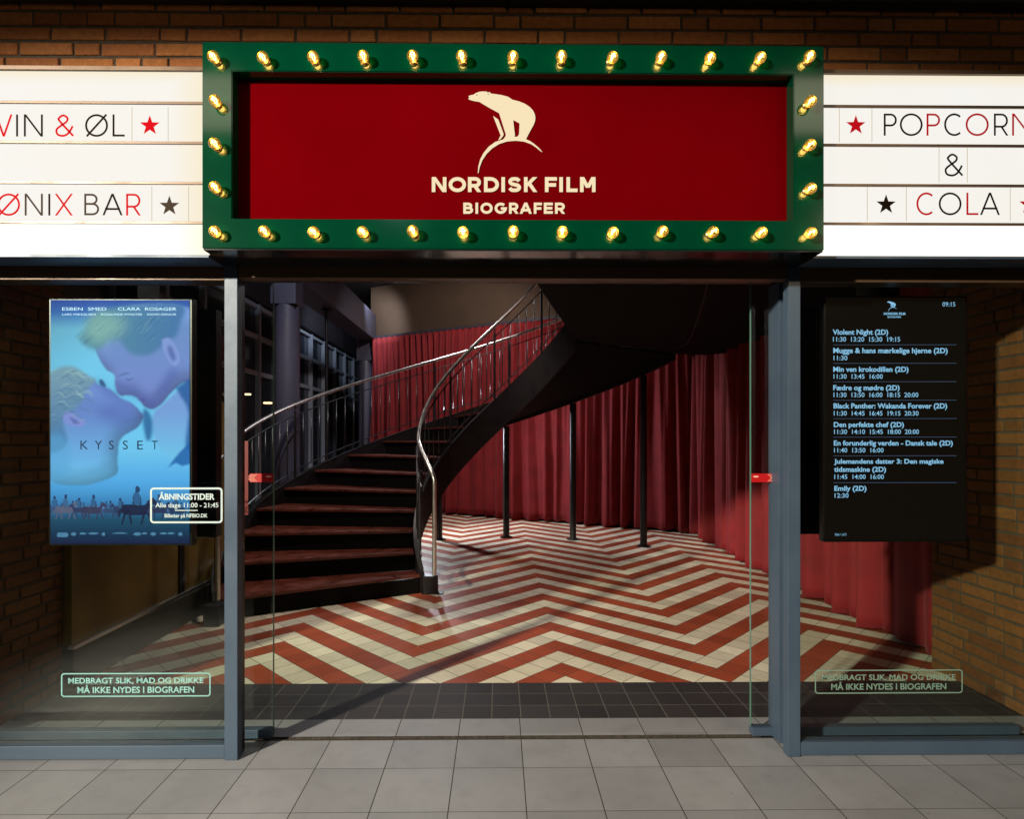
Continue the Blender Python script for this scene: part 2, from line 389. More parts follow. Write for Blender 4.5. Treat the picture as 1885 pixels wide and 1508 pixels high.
# q: slanted bar (x at bottom, x at top, z bottom, z top), cut level at both ends; v / h: upright or level bar
GL = {
 'V': [('q', .5, 0, 0, 1), ('q', .5, 1, 0, 1)], 'I': [('v', .5, 0, 1)], 'N': [('v', 0, 0, 1), ('v', 1, 0, 1), ('q', 1, 0, 0, 1)],
 'L': [('v', 0, 0, 1), ('h', 0, 0, 1)], 'X': [('q', 0, 1, 0, 1), ('q', 1, 0, 0, 1)],
 'O': [('s', arc(.5, .5, .5, .5, 0, 345, 23), 1)], 'Ø': [('s', arc(.5, .5, .5, .5, 0, 345, 23), 1), ('s', [(.03, -.03), (.97, 1.03)], 0)],
 'A': [('q', 0, .5, 0, 1), ('q', 1, .5, 0, 1), ('h', .27, .14, .86)],
 'P': [('v', 0, 0, 1), ('s', [(0, 1), (.55, 1)] + arc(.55, .73, .45, .27, 90, -90, 10)[1:] + [(0, .46)], 0)],
 'R': [('v', 0, 0, 1), ('s', [(0, 1), (.55, 1)] + arc(.55, .70, .42, .30, 90, -90, 10)[1:] + [(0, .40)], 0), ('q', 1, .5, 0, .42)],
 'B': [('v', 0, 0, 1), ('s', [(0, 1), (.5, 1)] + arc(.5, .765, .38, .235, 90, -90, 10)[1:] + [(0, .53)], 0), ('s', [(0, .53), (.55, .53)] + arc(.58, .265, .42, .265, 90, -90, 10)[1:] + [(0, 0)], 0)],
 'C': [('s', arc(.52, .5, .52, .5, 50, 310, 20), 0)],
 'D': [('v', 0, 0, 1), ('s', [(0, 1), (.35, 1)] + arc(.4, .5, .6, .5, 90, -90, 14)[1:] + [(0, 0)], 0)],
 'G': [('s', arc(.5, .5, .5, .5, 45, 348, 20) + [(1, .46), (.52, .46)], 0)],
 'F': [('v', 0, 0, 1), ('h', 1, 0, 1), ('h', .47, 0, .9)],
 'E': [('v', 0, 0, 1), ('h', 1, 0, 1), ('h', .5, 0, .92), ('h', 0, 0, 1)],
 'K': [('v', 0, 0, 1), ('q', .04, .98, .38, 1), ('q', 1, .30, 0, .66)],
 'M': [('v', 0, 0, 1), ('v', 1, 0, 1), ('q', .5, .03, .22, 1), ('q', .5, .97, .22, 1)],
 'S': [('s', smooth([(.93, .80), (.78, .96), (.5, 1.0), (.2, .95), (.06, .76), (.2, .58), (.5, .5), (.82, .42), (.96, .24), (.8, .05), (.5, 0), (.2, .04), (.03, .2)], 4), 0)],
 '&': [('s', smooth([(1, 0), (.22, .72), (.2, .88), (.42, 1.0), (.66, .88), (.62, .70), (.3, .50), (.04, .30), (.1, .07), (.38, 0), (.62, .06), (.8, .22), (.97, .48)], 5), 0)],
}
def glyph(bm, ch, x0, x1, z0, z1, w, y):
    h = w / 2
    xs = (x0 + h, x1 - h) if ch != 'I' else (x0, x1)
    zs = (z0 + h, z1 - h)
    fx = lambda p: xs[0] + (xs[1] - xs[0]) * p
    fz = lambda p: zs[0] + (zs[1] - zs[0]) * p
    ez = lambda p: z0 if p == 0 else (z1 if p == 1 else fz(p))
    for i, it in enumerate(GL[ch]):
        yy = y - .00018 * i
        if it[0] == 's':
            strokes_bm(bm, [([(fx(a), fz(b)) for a, b in it[1]], it[2])], w, yy)
        else:
            if it[0] == 'v': q = [(fx(it[1]) - h, ez(it[2])), (fx(it[1]) + h, ez(it[2])), (fx(it[1]) + h, ez(it[3])), (fx(it[1]) - h, ez(it[3]))]
            elif it[0] == 'h': q = [(fx(it[2]) - h, fz(it[1]) - h), (fx(it[3]) + h, fz(it[1]) - h), (fx(it[3]) + h, fz(it[1]) + h), (fx(it[2]) - h, fz(it[1]) + h)]
            else:
                _, xb, xt, zb, zt = it
                a, b, c, d = fx(xb), fx(xt), ez(zb), ez(zt)
                hw = h * math.hypot(b - a, d - c) / abs(d - c)
                q = [(a - hw, c), (a + hw, c), (b + hw, d), (b - hw, d)]
                q = [(min(max(px, x0), x1), pz) for px, pz in q]
            bm.faces.new([bm.verts.new((px, yy, pz)) for px, pz in q])
def star_bm(bm, cx, cz, r, y, depth=.0015):
    vs = []
    for k in range(10):
        a = PI / 2 + k * PI / 5; rr = r if k % 2 == 0 else r * .40
        vs.append((cx + rr * math.cos(a), cz + rr * math.sin(a)))
    f = [bm.verts.new((x, y, z)) for x, z in vs]; c = bm.verts.new((cx, y, cz))
    for k in range(10): bm.faces.new((c, f[k], f[(k + 1) % 10]))
def curve_mesh(name, loops, extrude=0.0):
    cu = bpy.data.curves.new(name, 'CURVE'); cu.dimensions = '2D'; cu.fill_mode = 'BOTH' ; cu.extrude = extrude
    for lp in loops:
        s = cu.splines.new('POLY'); s.points.add(len(lp) - 1); s.use_cyclic_u = True
        for p, q in zip(s.points, lp): p.co = (q[0], q[1], 0, 1)
    o = bpy.data.objects.new(name, cu); col.objects.link(o)
    dg = bpy.context.evaluated_depsgraph_get(); dg.update()
    me = bpy.data.meshes.new_from_object(o.evaluated_get(dg))
    bpy.data.objects.remove(o); bpy.data.curves.remove(cu)
    return me
def text_mesh(name, body, size, offset=0.0, spacing=1.0, align='LEFT'):
    cu = bpy.data.curves.new(name, 'FONT'); cu.body = body; cu.size = size; cu.offset = offset
    cu.space_character = spacing; cu.align_x = align; cu.resolution_u = 3
    o = bpy.data.objects.new(name, cu); col.objects.link(o)
    dg = bpy.context.evaluated_depsgraph_get(); dg.update()
    me = bpy.data.meshes.new_from_object(o.evaluated_get(dg))
    bpy.data.objects.remove(o); bpy.data.curves.remove(cu)
    return me
def stand(me, x, y, z, sx=1.0, sz=1.0):      # XY drawing -> upright, facing -Y
    me.transform(Matrix(((sx, 0, 0, x), (0, 0, -1, y), (0, sz, 0, z), (0, 0, 0, 1))))
    return me
def put_text(name, body, u0, u1, v0, v1, Y, m, parent, offset=0.0, align='LEFT'):
    """fit a line of text into the box u0..u1 / v0(cap top)..v1(baseline) on plane Y"""
    a = P(u0, v1, Y); b = P(u1, v0, Y)
    me = text_mesh(name, body, 1.0, offset)
    n = len(me.vertices); c = np.empty(n * 3); me.vertices.foreach_get('co', c); c = c.reshape(-1, 3)
    ref = text_mesh('ref', 'H', 1.0, offset); rc = np.array([v.co[:] for v in ref.vertices]); bpy.data.meshes.remove(ref)
    x0, x1 = c[:, 0].min(), c[:, 0].max(); h = rc[:, 1].max()
    sx = (b.x - a.x) / (x1 - x0); sz = (b.z - a.z) / h
    stand(me, a.x - x0 * sx, Y, a.z, sx, sz)
    return link(name, me, m, parent)
def rounded(x0, x1, z0, z1, r, n=5):
    p = []
    for cx, cz, a in ((x1 - r, z1 - r, 0), (x0 + r, z1 - r, 90), (x0 + r, z0 + r, 180), (x1 - r, z0 + r, 270)):
        p += arc(cx, cz, r, r, a, a + 90, n)
    return p
def outline_box(name, u0, u1, v0, v1, Y, wpx, m, parent):
    a = P(u0, v1, Y); b = P(u1, v0, Y); ww = wpx * Y / F
    bm = bmesh.new(); strokes_bm(bm, [(rounded(a.x, b.x, a.z, b.z, 5 * Y / F), 1)], ww, Y)
    return obj(name, bm, m, parent)

# ------------------------------------------------------------------ GROUND
def sheet(name, x0, x1, y0, y1, z, m, **k):
    bm = bmesh.new(); vs = [bm.verts.new(p) for p in ((x0, y0, z), (x1, y0, z), (x1, y1, z), (x0, y1, z))]; bm.faces.new(vs)
    o = obj(name, bm, m); tag(o, kind='structure'); return o
sheet('pavement', -30, 30, -30, 2.832, 0, tile_floor('grey_paving_tiles', 'pavement'))
sheet('threshold', -3.4, 3.4, 2.868, 3.044, 0, tile_floor('grey_threshold_tiles', 'threshold'))
sheet('entrance_strip', -4.2, 3.4, 3.0445, 3.49, 0, tile_floor('dark_entrance_tiles', 'dark'))
sheet('floor', -6.0, 4.2, 3.4905, 18, 0, tile_floor('red_cream_chevron_tiles', 'chevron'))
bm = bmesh.new(); box(bm, (-3.4, 2.8, -.06), (3.4, 2.9, -.022))
tag(obj('ground', bm, M['grit']), kind='structure')
bm = bmesh.new(); box(bm, (-1.15, 2.8325, -.03), (1.26, 2.842, .001)); box(bm, (-1.15, 2.862, -.03), (1.26, 2.8675, .0015))
tag(obj('door_track', bm, M['grit']), 'worn metal door track sunk in the floor across the threshold', 'door track')

# ------------------------------------------------------------------ BRICK WALLS
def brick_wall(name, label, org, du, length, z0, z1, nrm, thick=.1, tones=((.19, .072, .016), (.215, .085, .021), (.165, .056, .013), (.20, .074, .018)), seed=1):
    """courses of real bricks: org = (x, y) start, du = direction along the wall, nrm = outward direction"""
    rnd = random.Random(seed)
    t = thing(name, label, 'brick wall', (org[0], org[1], z0))
    du = Vector((*du, 0)).normalized(); nv = Vector((*nrm, 0)).normalized(); o = Vector((org[0], org[1], 0))
    bm = bmesh.new(); lay = bm.loops.layers.float_color.new('tone')
    zc = z0; row = 0
    while zc < z1 - .01:
        x = -rnd.choice([0, .06, .12, .18, .1]); pat = rnd.randrange(4)
        while x < length:
            L = .228 if (pat % 4) else .108
            pat = pat + 1 if rnd.random() > .1 else pat
            a, b = max(0, x), min(length, x + L)
            if b - a > .02:
                h = rnd.uniform(.052, .0555); j = rnd.uniform(-.002, .002); tone = rnd.choice(tones); kk = rnd.uniform(.8, 1.15)
                top = min(zc + h, z1)
                st = len(bm.verts)
                pts = []
                for (p, q, r) in ((a, 0, zc), (b, 0, zc), (b, 0, top), (a, 0, top)):
                    e = rnd.uniform(-.0012, .0012)
                    pts.append((p + e, r + e))
                bv = .0035
                outer = [bm.verts.new(o + du * p + nv * (-.012) + Vector((0, 0, r))) for p, r in pts]
                mid = [bm.verts.new(o + du * p + nv * (j - bv * .8) + Vector((0, 0, r))) for p, r in pts]
                cxm = (a + b) / 2; czm = (zc + top) / 2
                inn = [bm.verts.new(o + du * (p + (bv if p < cxm else -bv)) + nv * j + Vector((0, 0, r + (bv if r < czm else -bv)))) for p, r in pts]
                fs = [bm.faces.new(inn)]
                for k in range(4):
                    q = (k + 1) % 4
                    fs.append(bm.faces.new((outer[k], outer[q], mid[q], mid[k]))); fs.append(bm.faces.new((mid[k], mid[q], inn[q], inn[k])))
                for f in fs:
                    for lp in f.loops: lp[lay] = (tone[0] * kk, tone[1] * kk, tone[2] * kk, 1)
            x += L + .011
        zc += .0667; row += 1
    obj('brickwork', bm, M['brick'], t)
    bm = bmesh.new()
    a = o + nv * (-.006); b = o + du * length + nv * (-thick)
    box(bm, (a.x, a.y, z0), (b.x, b.y, z1))
    obj('mortar', bm, M['mortar'], t)
    return t
YF = 2.655          # front of the facade brick
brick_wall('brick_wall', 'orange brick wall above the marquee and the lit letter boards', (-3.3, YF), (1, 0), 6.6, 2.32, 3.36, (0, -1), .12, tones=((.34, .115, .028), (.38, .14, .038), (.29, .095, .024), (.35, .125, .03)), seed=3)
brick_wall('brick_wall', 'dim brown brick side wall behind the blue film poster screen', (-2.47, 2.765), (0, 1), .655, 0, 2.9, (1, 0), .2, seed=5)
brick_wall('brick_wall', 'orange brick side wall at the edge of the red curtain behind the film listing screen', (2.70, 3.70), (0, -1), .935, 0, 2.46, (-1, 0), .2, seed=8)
tag(bx('concrete_beam', (-3.3, 2.60, 3.345), (3.3, 2.80, 3.75), M['concrete']), 'dark concrete beam along the top of the brick wall', 'beam')
tag(bx('passage_ceiling', (-9, -.55, 3.75), (9, 2.80, 3.85), M['dark_ceiling']), kind='structure')  # unseen; front edge placed to shade the top of brick and sign

# ------------------------------------------------------------------ MARQUEE SIGN
YS = 2.42
sg = thing('cinema_sign', 'green framed red cinema sign with a polar bear logo and round bulbs above the entrance', 'sign', (.05, YS, 2.2))
o_bl = P(372, 457, YS); o_tr = P(1517, 84, YS); i_bl = P(427, 402, YS); i_tr = P(1461, 137, YS)
def frame_ring(name, a, b, c, d, y0, y1, m, parent, bev=.003):
    """rectangular ring, outer a..b, inner c..d, from y0 (front) back to y1"""
    bm = bmesh.new()
    xs0, zs0, xs1, zs1 = a.x, a.z, b.x, b.z; xi0, zi0, xi1, zi1 = c.x, c.z, d.x, d.z
    O = [(xs0, zs0), (xs1, zs0), (xs1, zs1), (xs0, zs1)]; I = [(xi0, zi0), (xi1, zi0), (xi1, zi1), (xi0, zi1)]
    fo = [bm.verts.new((x, y0, z)) for x, z in O]; fi = [bm.verts.new((x, y0, z)) for x, z in I]
    bo = [bm.verts.new((x, y1, z)) for x, z in O]; bi = [bm.verts.new((x, y1, z)) for x, z in I]
    for k in range(4):
        q = (k + 1) % 4
        bm.faces.new((fo[k], fo[q], fi[q], fi[k])); bm.faces.new((bo[k], bo[q], bi[q], bi[k]))
        bm.faces.new((fo[k], fo[q], bo[q], bo[k])); bm.faces.new((fi[k], fi[q], bi[q], bi[k]))
    bmesh.ops.recalc_face_normals(bm, faces=bm.faces)
    es = [e for e in bm.edges if len(e.link_faces) == 2 and e.calc_face_angle(0) > .5]
    if bev: bmesh.ops.bevel(bm, geom=es, offset=bev, segments=2, affect='EDGES')
    return obj(name, bm, m, parent)
YP = YS + .062
frame_ring('green_frame', o_bl, o_tr, i_bl, i_tr, YS, YP - .001, M['green'], sg)
bx('housing', (o_bl.x + .002, YP + .004, o_bl.z + .003), (o_tr.x - .002, YF - .004, o_tr.z - .002), M['green'], sg)
bx('underside_panel', (o_bl.x + .004, YS + .004, o_bl.z - .006), (o_tr.x - .004, YF - .006, o_bl.z - .0005), M['sign_under'], sg)
bx('red_panel', (i_bl.x - .03, YP, i_bl.z - .03), (i_tr.x + .03, YP + .003, i_tr.z + .03), M['red_panel'], sg)
# bear logo
def bz(L, s=5.586, ox=840, oy=140):
    return [(P(x / s + ox, y / s + oy, YP).x, P(x / s + ox, y / s + oy, YP).z) for x, y in L]
body = [(124, 210), (150, 199), (176, 195), (200, 178), (235, 165), (272, 160), (312, 163), (326, 174), (336, 167), (347, 170), (354, 182), (400, 188), (460, 197), (530, 215), (560, 235), (580, 247), (640, 262), (700, 285), (750, 317), (785, 352), (805, 390), (813, 430), (808, 470), (792, 510), (765, 558), (740, 605), (716, 652), (760, 672), (800, 700), (845, 738), (886, 785), (868, 778), (820, 738), (770, 704), (700, 678), (610, 668), (520, 676), (440, 702), (370, 746), (312, 803), (266, 872), (240, 942), (228, 1002), (221, 1000), (227, 930), (246, 858), (282, 790), (332, 730), (400, 680), (484, 653), (506, 622), (509, 604), (440, 385), (330, 325), (235, 268), (190, 262), (145, 250), (122, 238), (134, 224)]
hole = [(585, 455), (650, 490), (645, 600), (630, 625), (598, 628), (603, 608), (595, 550)]
leg = [(378, 412), (432, 450), (487, 600), (482, 618), (456, 650), (430, 664), (456, 612), (446, 588)]
eye = [(201, 198), (210, 193), (222, 196), (212, 202)]; ear = [(322, 187), (330, 183), (338, 188), (330, 194)]
def bear(parent, f, y, m):
    o = []
    for nm, loops in (('bear_emblem', [body, hole, eye, ear]), ('bear_leg', [leg])):
        me = curve_mesh(nm, [f(l) for l in loops], 0); stand(me, 0, y, 0); o.append(link(nm, me, m, parent))
    return o
bear(sg, bz, YP - .004, M['cream_lit'])
for word, v0, v1, spans in (('NORDISK', 326.5, 354, [(795, 822), (826, 858), (861.5, 886), (891, 918.5), (923, 929.5), (934.5, 960), (964.5, 989)]),
                            ('FILM', 326.5, 354, [(1003, 1025), (1029.5, 1036), (1042.5, 1063), (1067.5, 1096)]),
                            ('BIOGRAFER', 373.5, 394, [(853, 871), (875, 880.5), (884.5, 907), (910.5, 933), (937, 954.5), (956.5, 979), (982.5, 997.5), (1001, 1017.5), (1021.5, 1040)])):
    bm = bmesh.new(); ww = (6.6 if v0 < 350 else 4.9) * YP / F
    for ch, (a, b) in zip(word, spans):
        pa = P(a, v1, YP); pb = P(b, v0, YP)
        glyph(bm, ch, pa.x, pb.x, pa.z, pb.z, ww, YP - .004)
    obj('lettering', bm, M['cream_lit'], sg)
# bulbs
bulb_px = [(392.5 + 91.75 * k, 103) for k in range(13)] + [(393 + 91.9 * k, 426) for k in range(13)] + [(393.5, v) for v in (184, 264, 345)] + [(1493.5, v) for v in (184, 264, 345)]
proto = None
for i, (u, v) in enumerate(bulb_px):
    c = P(u, v, YS - .036); loc = Vector((c.x, YS, c.z))
    tilt = Matrix.Rotation(R(random.uniform(-8, 8)), 4, 'X') @ Matrix.Rotation(R(random.uniform(-8, 8)), 4, 'Z')
    if proto is None:
        bm = bmesh.new()
        lathe(bm, [(.010, .008), (.013, .012), (.0190, .020), (.0228, .030), (.0240, .039), (.0228, .048), (.0180, .0555), (.010, .0600), (.0015, .0612)], (0, 0, 0), 'Y', 20)
        gb = obj('bulb', bm, bulbglass, sg, True)
        bm = bmesh.new(); tube(bm, [(0, -.014, -.003), (.003, -.022, .003), (.0065, -.044, .007), (0, -.048, .001), (-.0065, -.044, .006), (-.003, -.022, -.003), (0, -.014, 0)], .0012, 5)
        gf = obj('filament', bm, M['filament'], gb)
        bm = bmesh.new(); lathe(bm, [(.019, 0), (.019, .003), (.0135, .005), (.0125, .010), (.011, .011)], (0, 0, 0), 'Y', 18)
        gs = obj('socket', bm, M['socket'], gb, True)
        for o in (gb, gf, gs): o.matrix_parent_inverse = Matrix.Identity(4)
        pl_ = bpy.data.lights.new('bulb_light', 'POINT'); pl_.energy = .16; pl_.color = (1.0, .72, .28); pl_.shadow_soft_size = .012
        lo_ = bpy.data.objects.new('bulb_light', pl_); col.objects.link(lo_); lo_.parent = gb; lo_.location = (0, -.034, 0)
        proto = (gb, gf, gs, lo_)
        a = gb
    else:
        a = proto[0].copy(); col.objects.link(a); a.parent = sg
        for k in proto[1:]:
            q = k.copy(); col.objects.link(q); q.parent = a
    a.scale = (.96, .80, .96)
    a.location = loc - Vector(sg.location); a.rotation_euler = tilt.to_euler()

# ------------------------------------------------------------------ LETTER BOARDS
YM = 2.515
def marquee(label, u0, u1, vt, vb, divs, letters, stars, seams, right):
    x0 = P(u0, 300, YM).x; x1 = P(u1, 300, YM).x; zb = P(900, vb, YM).z; zt = P(900, vt, YM).z
    mq = thing('letter_board', label, 'sign board', ((x0 + x1) / 2, YM, zb))
    rail = 2.2 * YM / F
    zs = [zb] + sorted(P(900, d, YM).z for d in divs) + [zt]
    for a, b in zip(zs[:-1], zs[1:]):
        bx('light_panel', (x0, YM, a + (rail if a != zb else 0)), (x1, YM + .004, b - (rail if b != zt else 0)), M['marquee_low' if a == zb else 'marquee'], mq)
    for z in zs[1:-1]:
        bx('letter_rail', (x0, YM - .008, z - rail), (x1, YM + .006, z + rail), M['brown_metal'], mq, .001)
    bx('housing', (x0, YM + .006, zb + .002), (x1, YF - .01, zt + .004), M['brown_metal'], mq)
    bx('top_rail', (x0, YM - .014, zt), (x1, YM + .005, zt + .016), M['brown_metal'], mq, .001)
    bx('bottom_rail', (x0, YM - .004, zb - .012), (x1, YF - .012, zb - .0005), M['alu'], mq, .001)
    for ch, a, b, v0, v1, mm in letters:
        bm = bmesh.new(); pa = P(a, v1, YM); pb = P(b, v0, YM)
        glyph(bm, ch, pa.x, pb.x, pa.z, pb.z, 3.6 * YM / F, YM - .003)
        obj('letter', bm, M[mm], mq)
    for cu_, cv, mm in stars:
        bm = bmesh.new(); c = P(cu_, cv, YM); star_bm(bm, c.x, c.z, 19 * YM / F, YM - .003)
        obj('star', bm, M[mm], mq)
    for u, v0, v1 in seams:
        bm = bmesh.new(); a = P(u, v0, YM); b = P(u, v1, YM)
        strokes_bm(bm, [([(a.x, a.z), (b.x, b.z)], 0)], 1.3 * YM / F, YM - .002)
        obj('tile_edge', bm, M['mq_seam'], mq)
D_, G_, RD = 'mq_dark', 'mq_grey', 'mq_red'
marquee('lit white letter board reading VIN & ØL, beside the green sign', -420, 385, 136, 471, (194, 267, 340.5, 413),
        [('V', -8, 24, 211, 251.5, RD), ('I', 31, 34, 211, 251.5, D_), ('N', 45, 80, 211, 251.5, D_), ('&', 102, 137.5, 211, 252, RD), ('Ø', 157.5, 199.7, 210.5, 252, D_), ('L', 208, 230.5, 211, 251.5, D_),
         ('F', -33, -12, 357, 397, G_), ('Ø', -4, 38, 356.5, 397.5, RD), ('N', 46.5, 80, 357, 397, G_), ('I', 90, 93.5, 357, 397, D_), ('X', 102, 135, 357, 397, RD), ('B', 156, 183.5, 357, 396.5, G_), ('A', 189.5, 226.5, 357, 396.5, D_), ('R', 233, 260, 357, 397, RD)],
        [(276.5, 231.5, RD), (312.5, 379.5, G_)], [(243.5, 197, 264), (310, 197, 264), (280, 343, 410), (347.5, 343, 410)], False)
marquee('lit white letter board reading POPCORN & COLA, beside the green sign', 1496, 2300, 133.5, 469, (192.5, 264.5, 338.5, 410),
        [('P', 1626, 1650, 209.5, 250, D_), ('O', 1655.5, 1697.5, 209, 250.5, D_), ('P', 1704.7, 1729.5, 209.5, 250, RD), ('C', 1737, 1773, 209, 250.5, D_), ('O', 1776.5, 1819, 209, 250.5, RD), ('R', 1828.5, 1855, 209.5, 250, D_), ('N', 1862, 1897, 209.5, 250, RD),
         ('&', 1737, 1772.5, 283, 325, D_), ('C', 1686, 1721.5, 354.5, 396.5, RD), ('O', 1727, 1769, 354.5, 396.5, D_), ('L', 1778, 1800, 355, 396, RD), ('A', 1803, 1839.5, 355, 396, D_)],
        [(1574.7, 231, RD), (1630.3, 377, D_), (1893, 377, RD)], [(1544.5, 196, 262), (1604.5, 196, 262), (1728, 268, 336), (1780, 268, 336), (1596, 342, 407), (1668, 342, 407), (1859, 342, 407)], True)

# ------------------------------------------------------------------ SHOPFRONT FRAMES AND GLASS
YW = 2.66
pl0, pl1 = P(413, 900, YW).x, P(437, 900, YW).x
pr0, pr1 = P(1451, 900, YW).x, P(1473.5, 900, YW).x
ZH = P(900, 512, YW).z
df = thing('door_frame', 'blue grey metal frame around the wide open sliding entrance', 'door frame', (.05, YW, 0))
bx('post', (pl0, YW, 0.001), (pl1, YW + .05, ZH + .10), M['alu'], df, .002)
bx('post', (pr0, YW, 0.001), (pr1, YW + .05, ZH + .10), M['alu'], df, .002)
bx('inner_jamb', (pl0 + .004, YW + .052, 0.001), (pl1 - .004, YW + .088, ZH + .06), M['alu_dark'], df, .002)
jx0, jx1 = P(1434, 900, YW + .12).x, P(1444.5, 900, YW + .12).x
bx('inner_jamb', (jx0, YW + .12, 0.001), (jx0 + .036, YW + .23, ZH + .02), M['alu'], df, .002)
bx('jamb_groove', (jx0 + .036, YW + .06, 0.001), (pr1 - .004, YW + .14, ZH + .02), M['alu_dark'], df, .001)
bx('header_beam', (pl1 + .002, YW + .004, ZH), (pr0 - .002, YW + .06, ZH + .085), M['brown_metal'], df, .003)
bx('operator_box', (-1.19, YW + .062, ZH + .043), (1.33, YW + .26, ZH + .12), M['alu_dark'], df, .004)
bx('header_lip', (-1.10, YW + .08, ZH + .014), (1.22, YW + .10, ZH + .0425), M['alu'], df, .001)
def shop_window(label, x0, x1, right):
    t = thing('shop_window', label, 'window', ((x0 + x1) / 2, YW, 0))
    bx('bottom_rail', (x0, YW + .004, .006), (x1, YW + .055, .066), M['alu'], t, .003)
    bx('inner_sill', (x0, YW + .057, .002), (x1, YW + .10, .030), M['alu'], t, .003)
    bx('top_rail', (x0, YW + .004, ZH - .012), (x1, YW + .10, ZH + .12), M['brown_metal'], t, .003)
    bx('glass', (x0, YW + .022, .0665), (x1, YW + .030, ZH - .0125), M['glass'], t)
    return t
wl = shop_window('large shop window with opening hours sticker, in front of the blue poster screen', -3.3, pl0 - .001, False)
wr = shop_window('large shop window in front of the black film listing screen', pr1 + .001, 3.3, True)
YG = YW + .0212
def notice(t, u0, u1, v0, v1, m, d):
    outline_box('notice_border', u0, u1, v0, v1, YG, 2.2, m, t)
    h = (v1 - v0)
    put_text('notice_lettering', 'MEDBRAGT SLIK, MAD OG DRIKKE', u0 + 12, u1 - 12, v0 + h * .18, v0 + h * .44, YG, m, t, .022)
    put_text('notice_lettering', 'MÅ IKKE NYDES I BIOGRAFEN', u0 + 29, u1 - 29, v0 + h * .57, v0 + h * .85, YG, m, t, .022)
notice(wl, 113.5, 386.5, 1240, 1283, M['vinyl_teal'], 0)
notice(wr, 1501, 1771, 1234, 1277, M['vinyl_shaded'], 0)
outline_box('hours_border', 278, 408, 899.5, 962, YG, 3.4, M['vinyl_white'], wl)
put_text('hours_lettering', 'ÅBNINGSTIDER', 292, 395, 909, 920, YG, M['vinyl_white'], wl, .03)
put_text('hours_lettering', 'Alle dage 11:00 - 21:45', 286, 402, 926, 934.5, YG, M['vinyl_white'], wl, .012)
put_text('hours_lettering', 'Billetter på NFBIO.DK', 303, 382, 946, 953, YG, M['vinyl_white'], wl, .02)
bm = bmesh.new(); a = P(322, 940, YG); b = P(364, 940, YG); strokes_bm(bm, [([(a.x, a.z), (b.x, b.z)], 0)], 1.6 * YG / F, YG)
obj('hours_rule', bm, M['vinyl_white'], wl)

# sliding leaves
YD = 2.862
def leaf(label, xe, xo, flip):
    t = thing('sliding_door', label, 'door', ((xe + xo) / 2, YD, 0))
    a, b = min(xe, xo), max(xe, xo); s = 1 if xo > xe else -1
    bx('glass', (a, YD - .005, .0465), (b, YD + .005, ZH + .04), M['glass_door'], t)
    bx('bottom_shoe', (a, YD - .022, .006), (b, YD + .022, .046), M['alu'], t, .003)
    bx('guide_block', (xe + s * .03, YD - .010, .001), (xe + s * .10, YD + .010, .0055), M['rubber'], t, .002)
    bx('glass_edge', (xe - s * .0035, YD - .0055, .0465), (xe - s * .0003, YD + .0055, ZH + .04), M['glass_edge'], t)
    # sticker: arrow band at hand height
    u0, u1 = (1383, 1433) if not flip else (503, 453)
    pa = P(u0, 888, YD - .007); pb = P(u1, 872, YD - .007)
    x0, x1 = pa.x, pb.x; zz0, zz1 = pa.z, pb.z; hh = (zz1 - zz0) / 2; zm = (zz0 + zz1) / 2
    me = curve_mesh('arrow_sticker', [[(x0, zz0), (x1 - s * hh, zz0), (x1, zm), (x1 - s * hh, zz1), (x0, zz1)]]); stand(me, 0, YD - .007, 0)
    st = link('arrow_sticker', me, M['sticker_red'], t)
    bm = bmesh.new()
    for k in range(3):
        xx = x1 - s * (hh + .006 + .012 * k)
        strokes_bm(bm, [([(xx, zz0 + .003), (xx + s * hh * .9, zm), (xx, zz1 - .003)], 0)], .0022, YD - .0078)
    obj('chevron_mark', bm, M['sticker_mark'], st)
    me = curve_mesh('oval_mark', [[(p[0], p[1]) for p in arc(x0 + s * .022, zm + .006, .014, .004, 0, 345, 20)]]); stand(me, 0, YD - .0078, 0)
    link('oval_mark', me, M['sticker_mark'], st)
    return t
le = leaf('open glass sliding door leaf standing on the poster window side', P(503, 900, YD).x, -2.36, True)
leaf('open glass sliding door leaf standing on the film listing window side', P(1382, 900, YD).x, 2.5, False)
bm = bmesh.new(); a = P(450.5, 948, YD - .008); b = P(457, 812, YD - .008); box(bm, (a.x, YD - .0095, a.z), (b.x, YD - .008, b.z))
obj('red_strip', bm, M['strip_red'], le)  # solid strip standing in for a red curtain reflection in the frame

# ------------------------------------------------------------------ SCREENS
YC = 2.82
def screen(label, u0, u1, v0, v1):
    a = P(u0, v1, YC); b = P(u1, v0, YC)
    t = thing('display_screen', label, 'screen', ((a.x + b.x) / 2, 2.98, a.z))
    bx('front_casing', (a.x, YC + .001, a.z), (b.x, YC + .045, b.z), M['screen_body'], t, .003)
    bx('rear_casing', (a.x, YC + .235, a.z), (b.x, YC + .30, b.z), M['screen_body'], t, .003)
    bx('mount', ((a.x + b.x) / 2 - .05, YC + .046, a.z + .25), ((a.x + b.x) / 2 + .05, YC + .234, b.z + .3), M['black_steel'], t, .003)
    return t, a, b
ts, a, b = screen('black upright display listing film titles and showtimes', 1517, 1780.5, 545, 998.5)
dsp = bx('display', (a.x + .008, YC - .0015, a.z + .008), (b.x - .008, YC + .0005, b.z - .008), M['screen_black'], ts)
YT = YC - .004
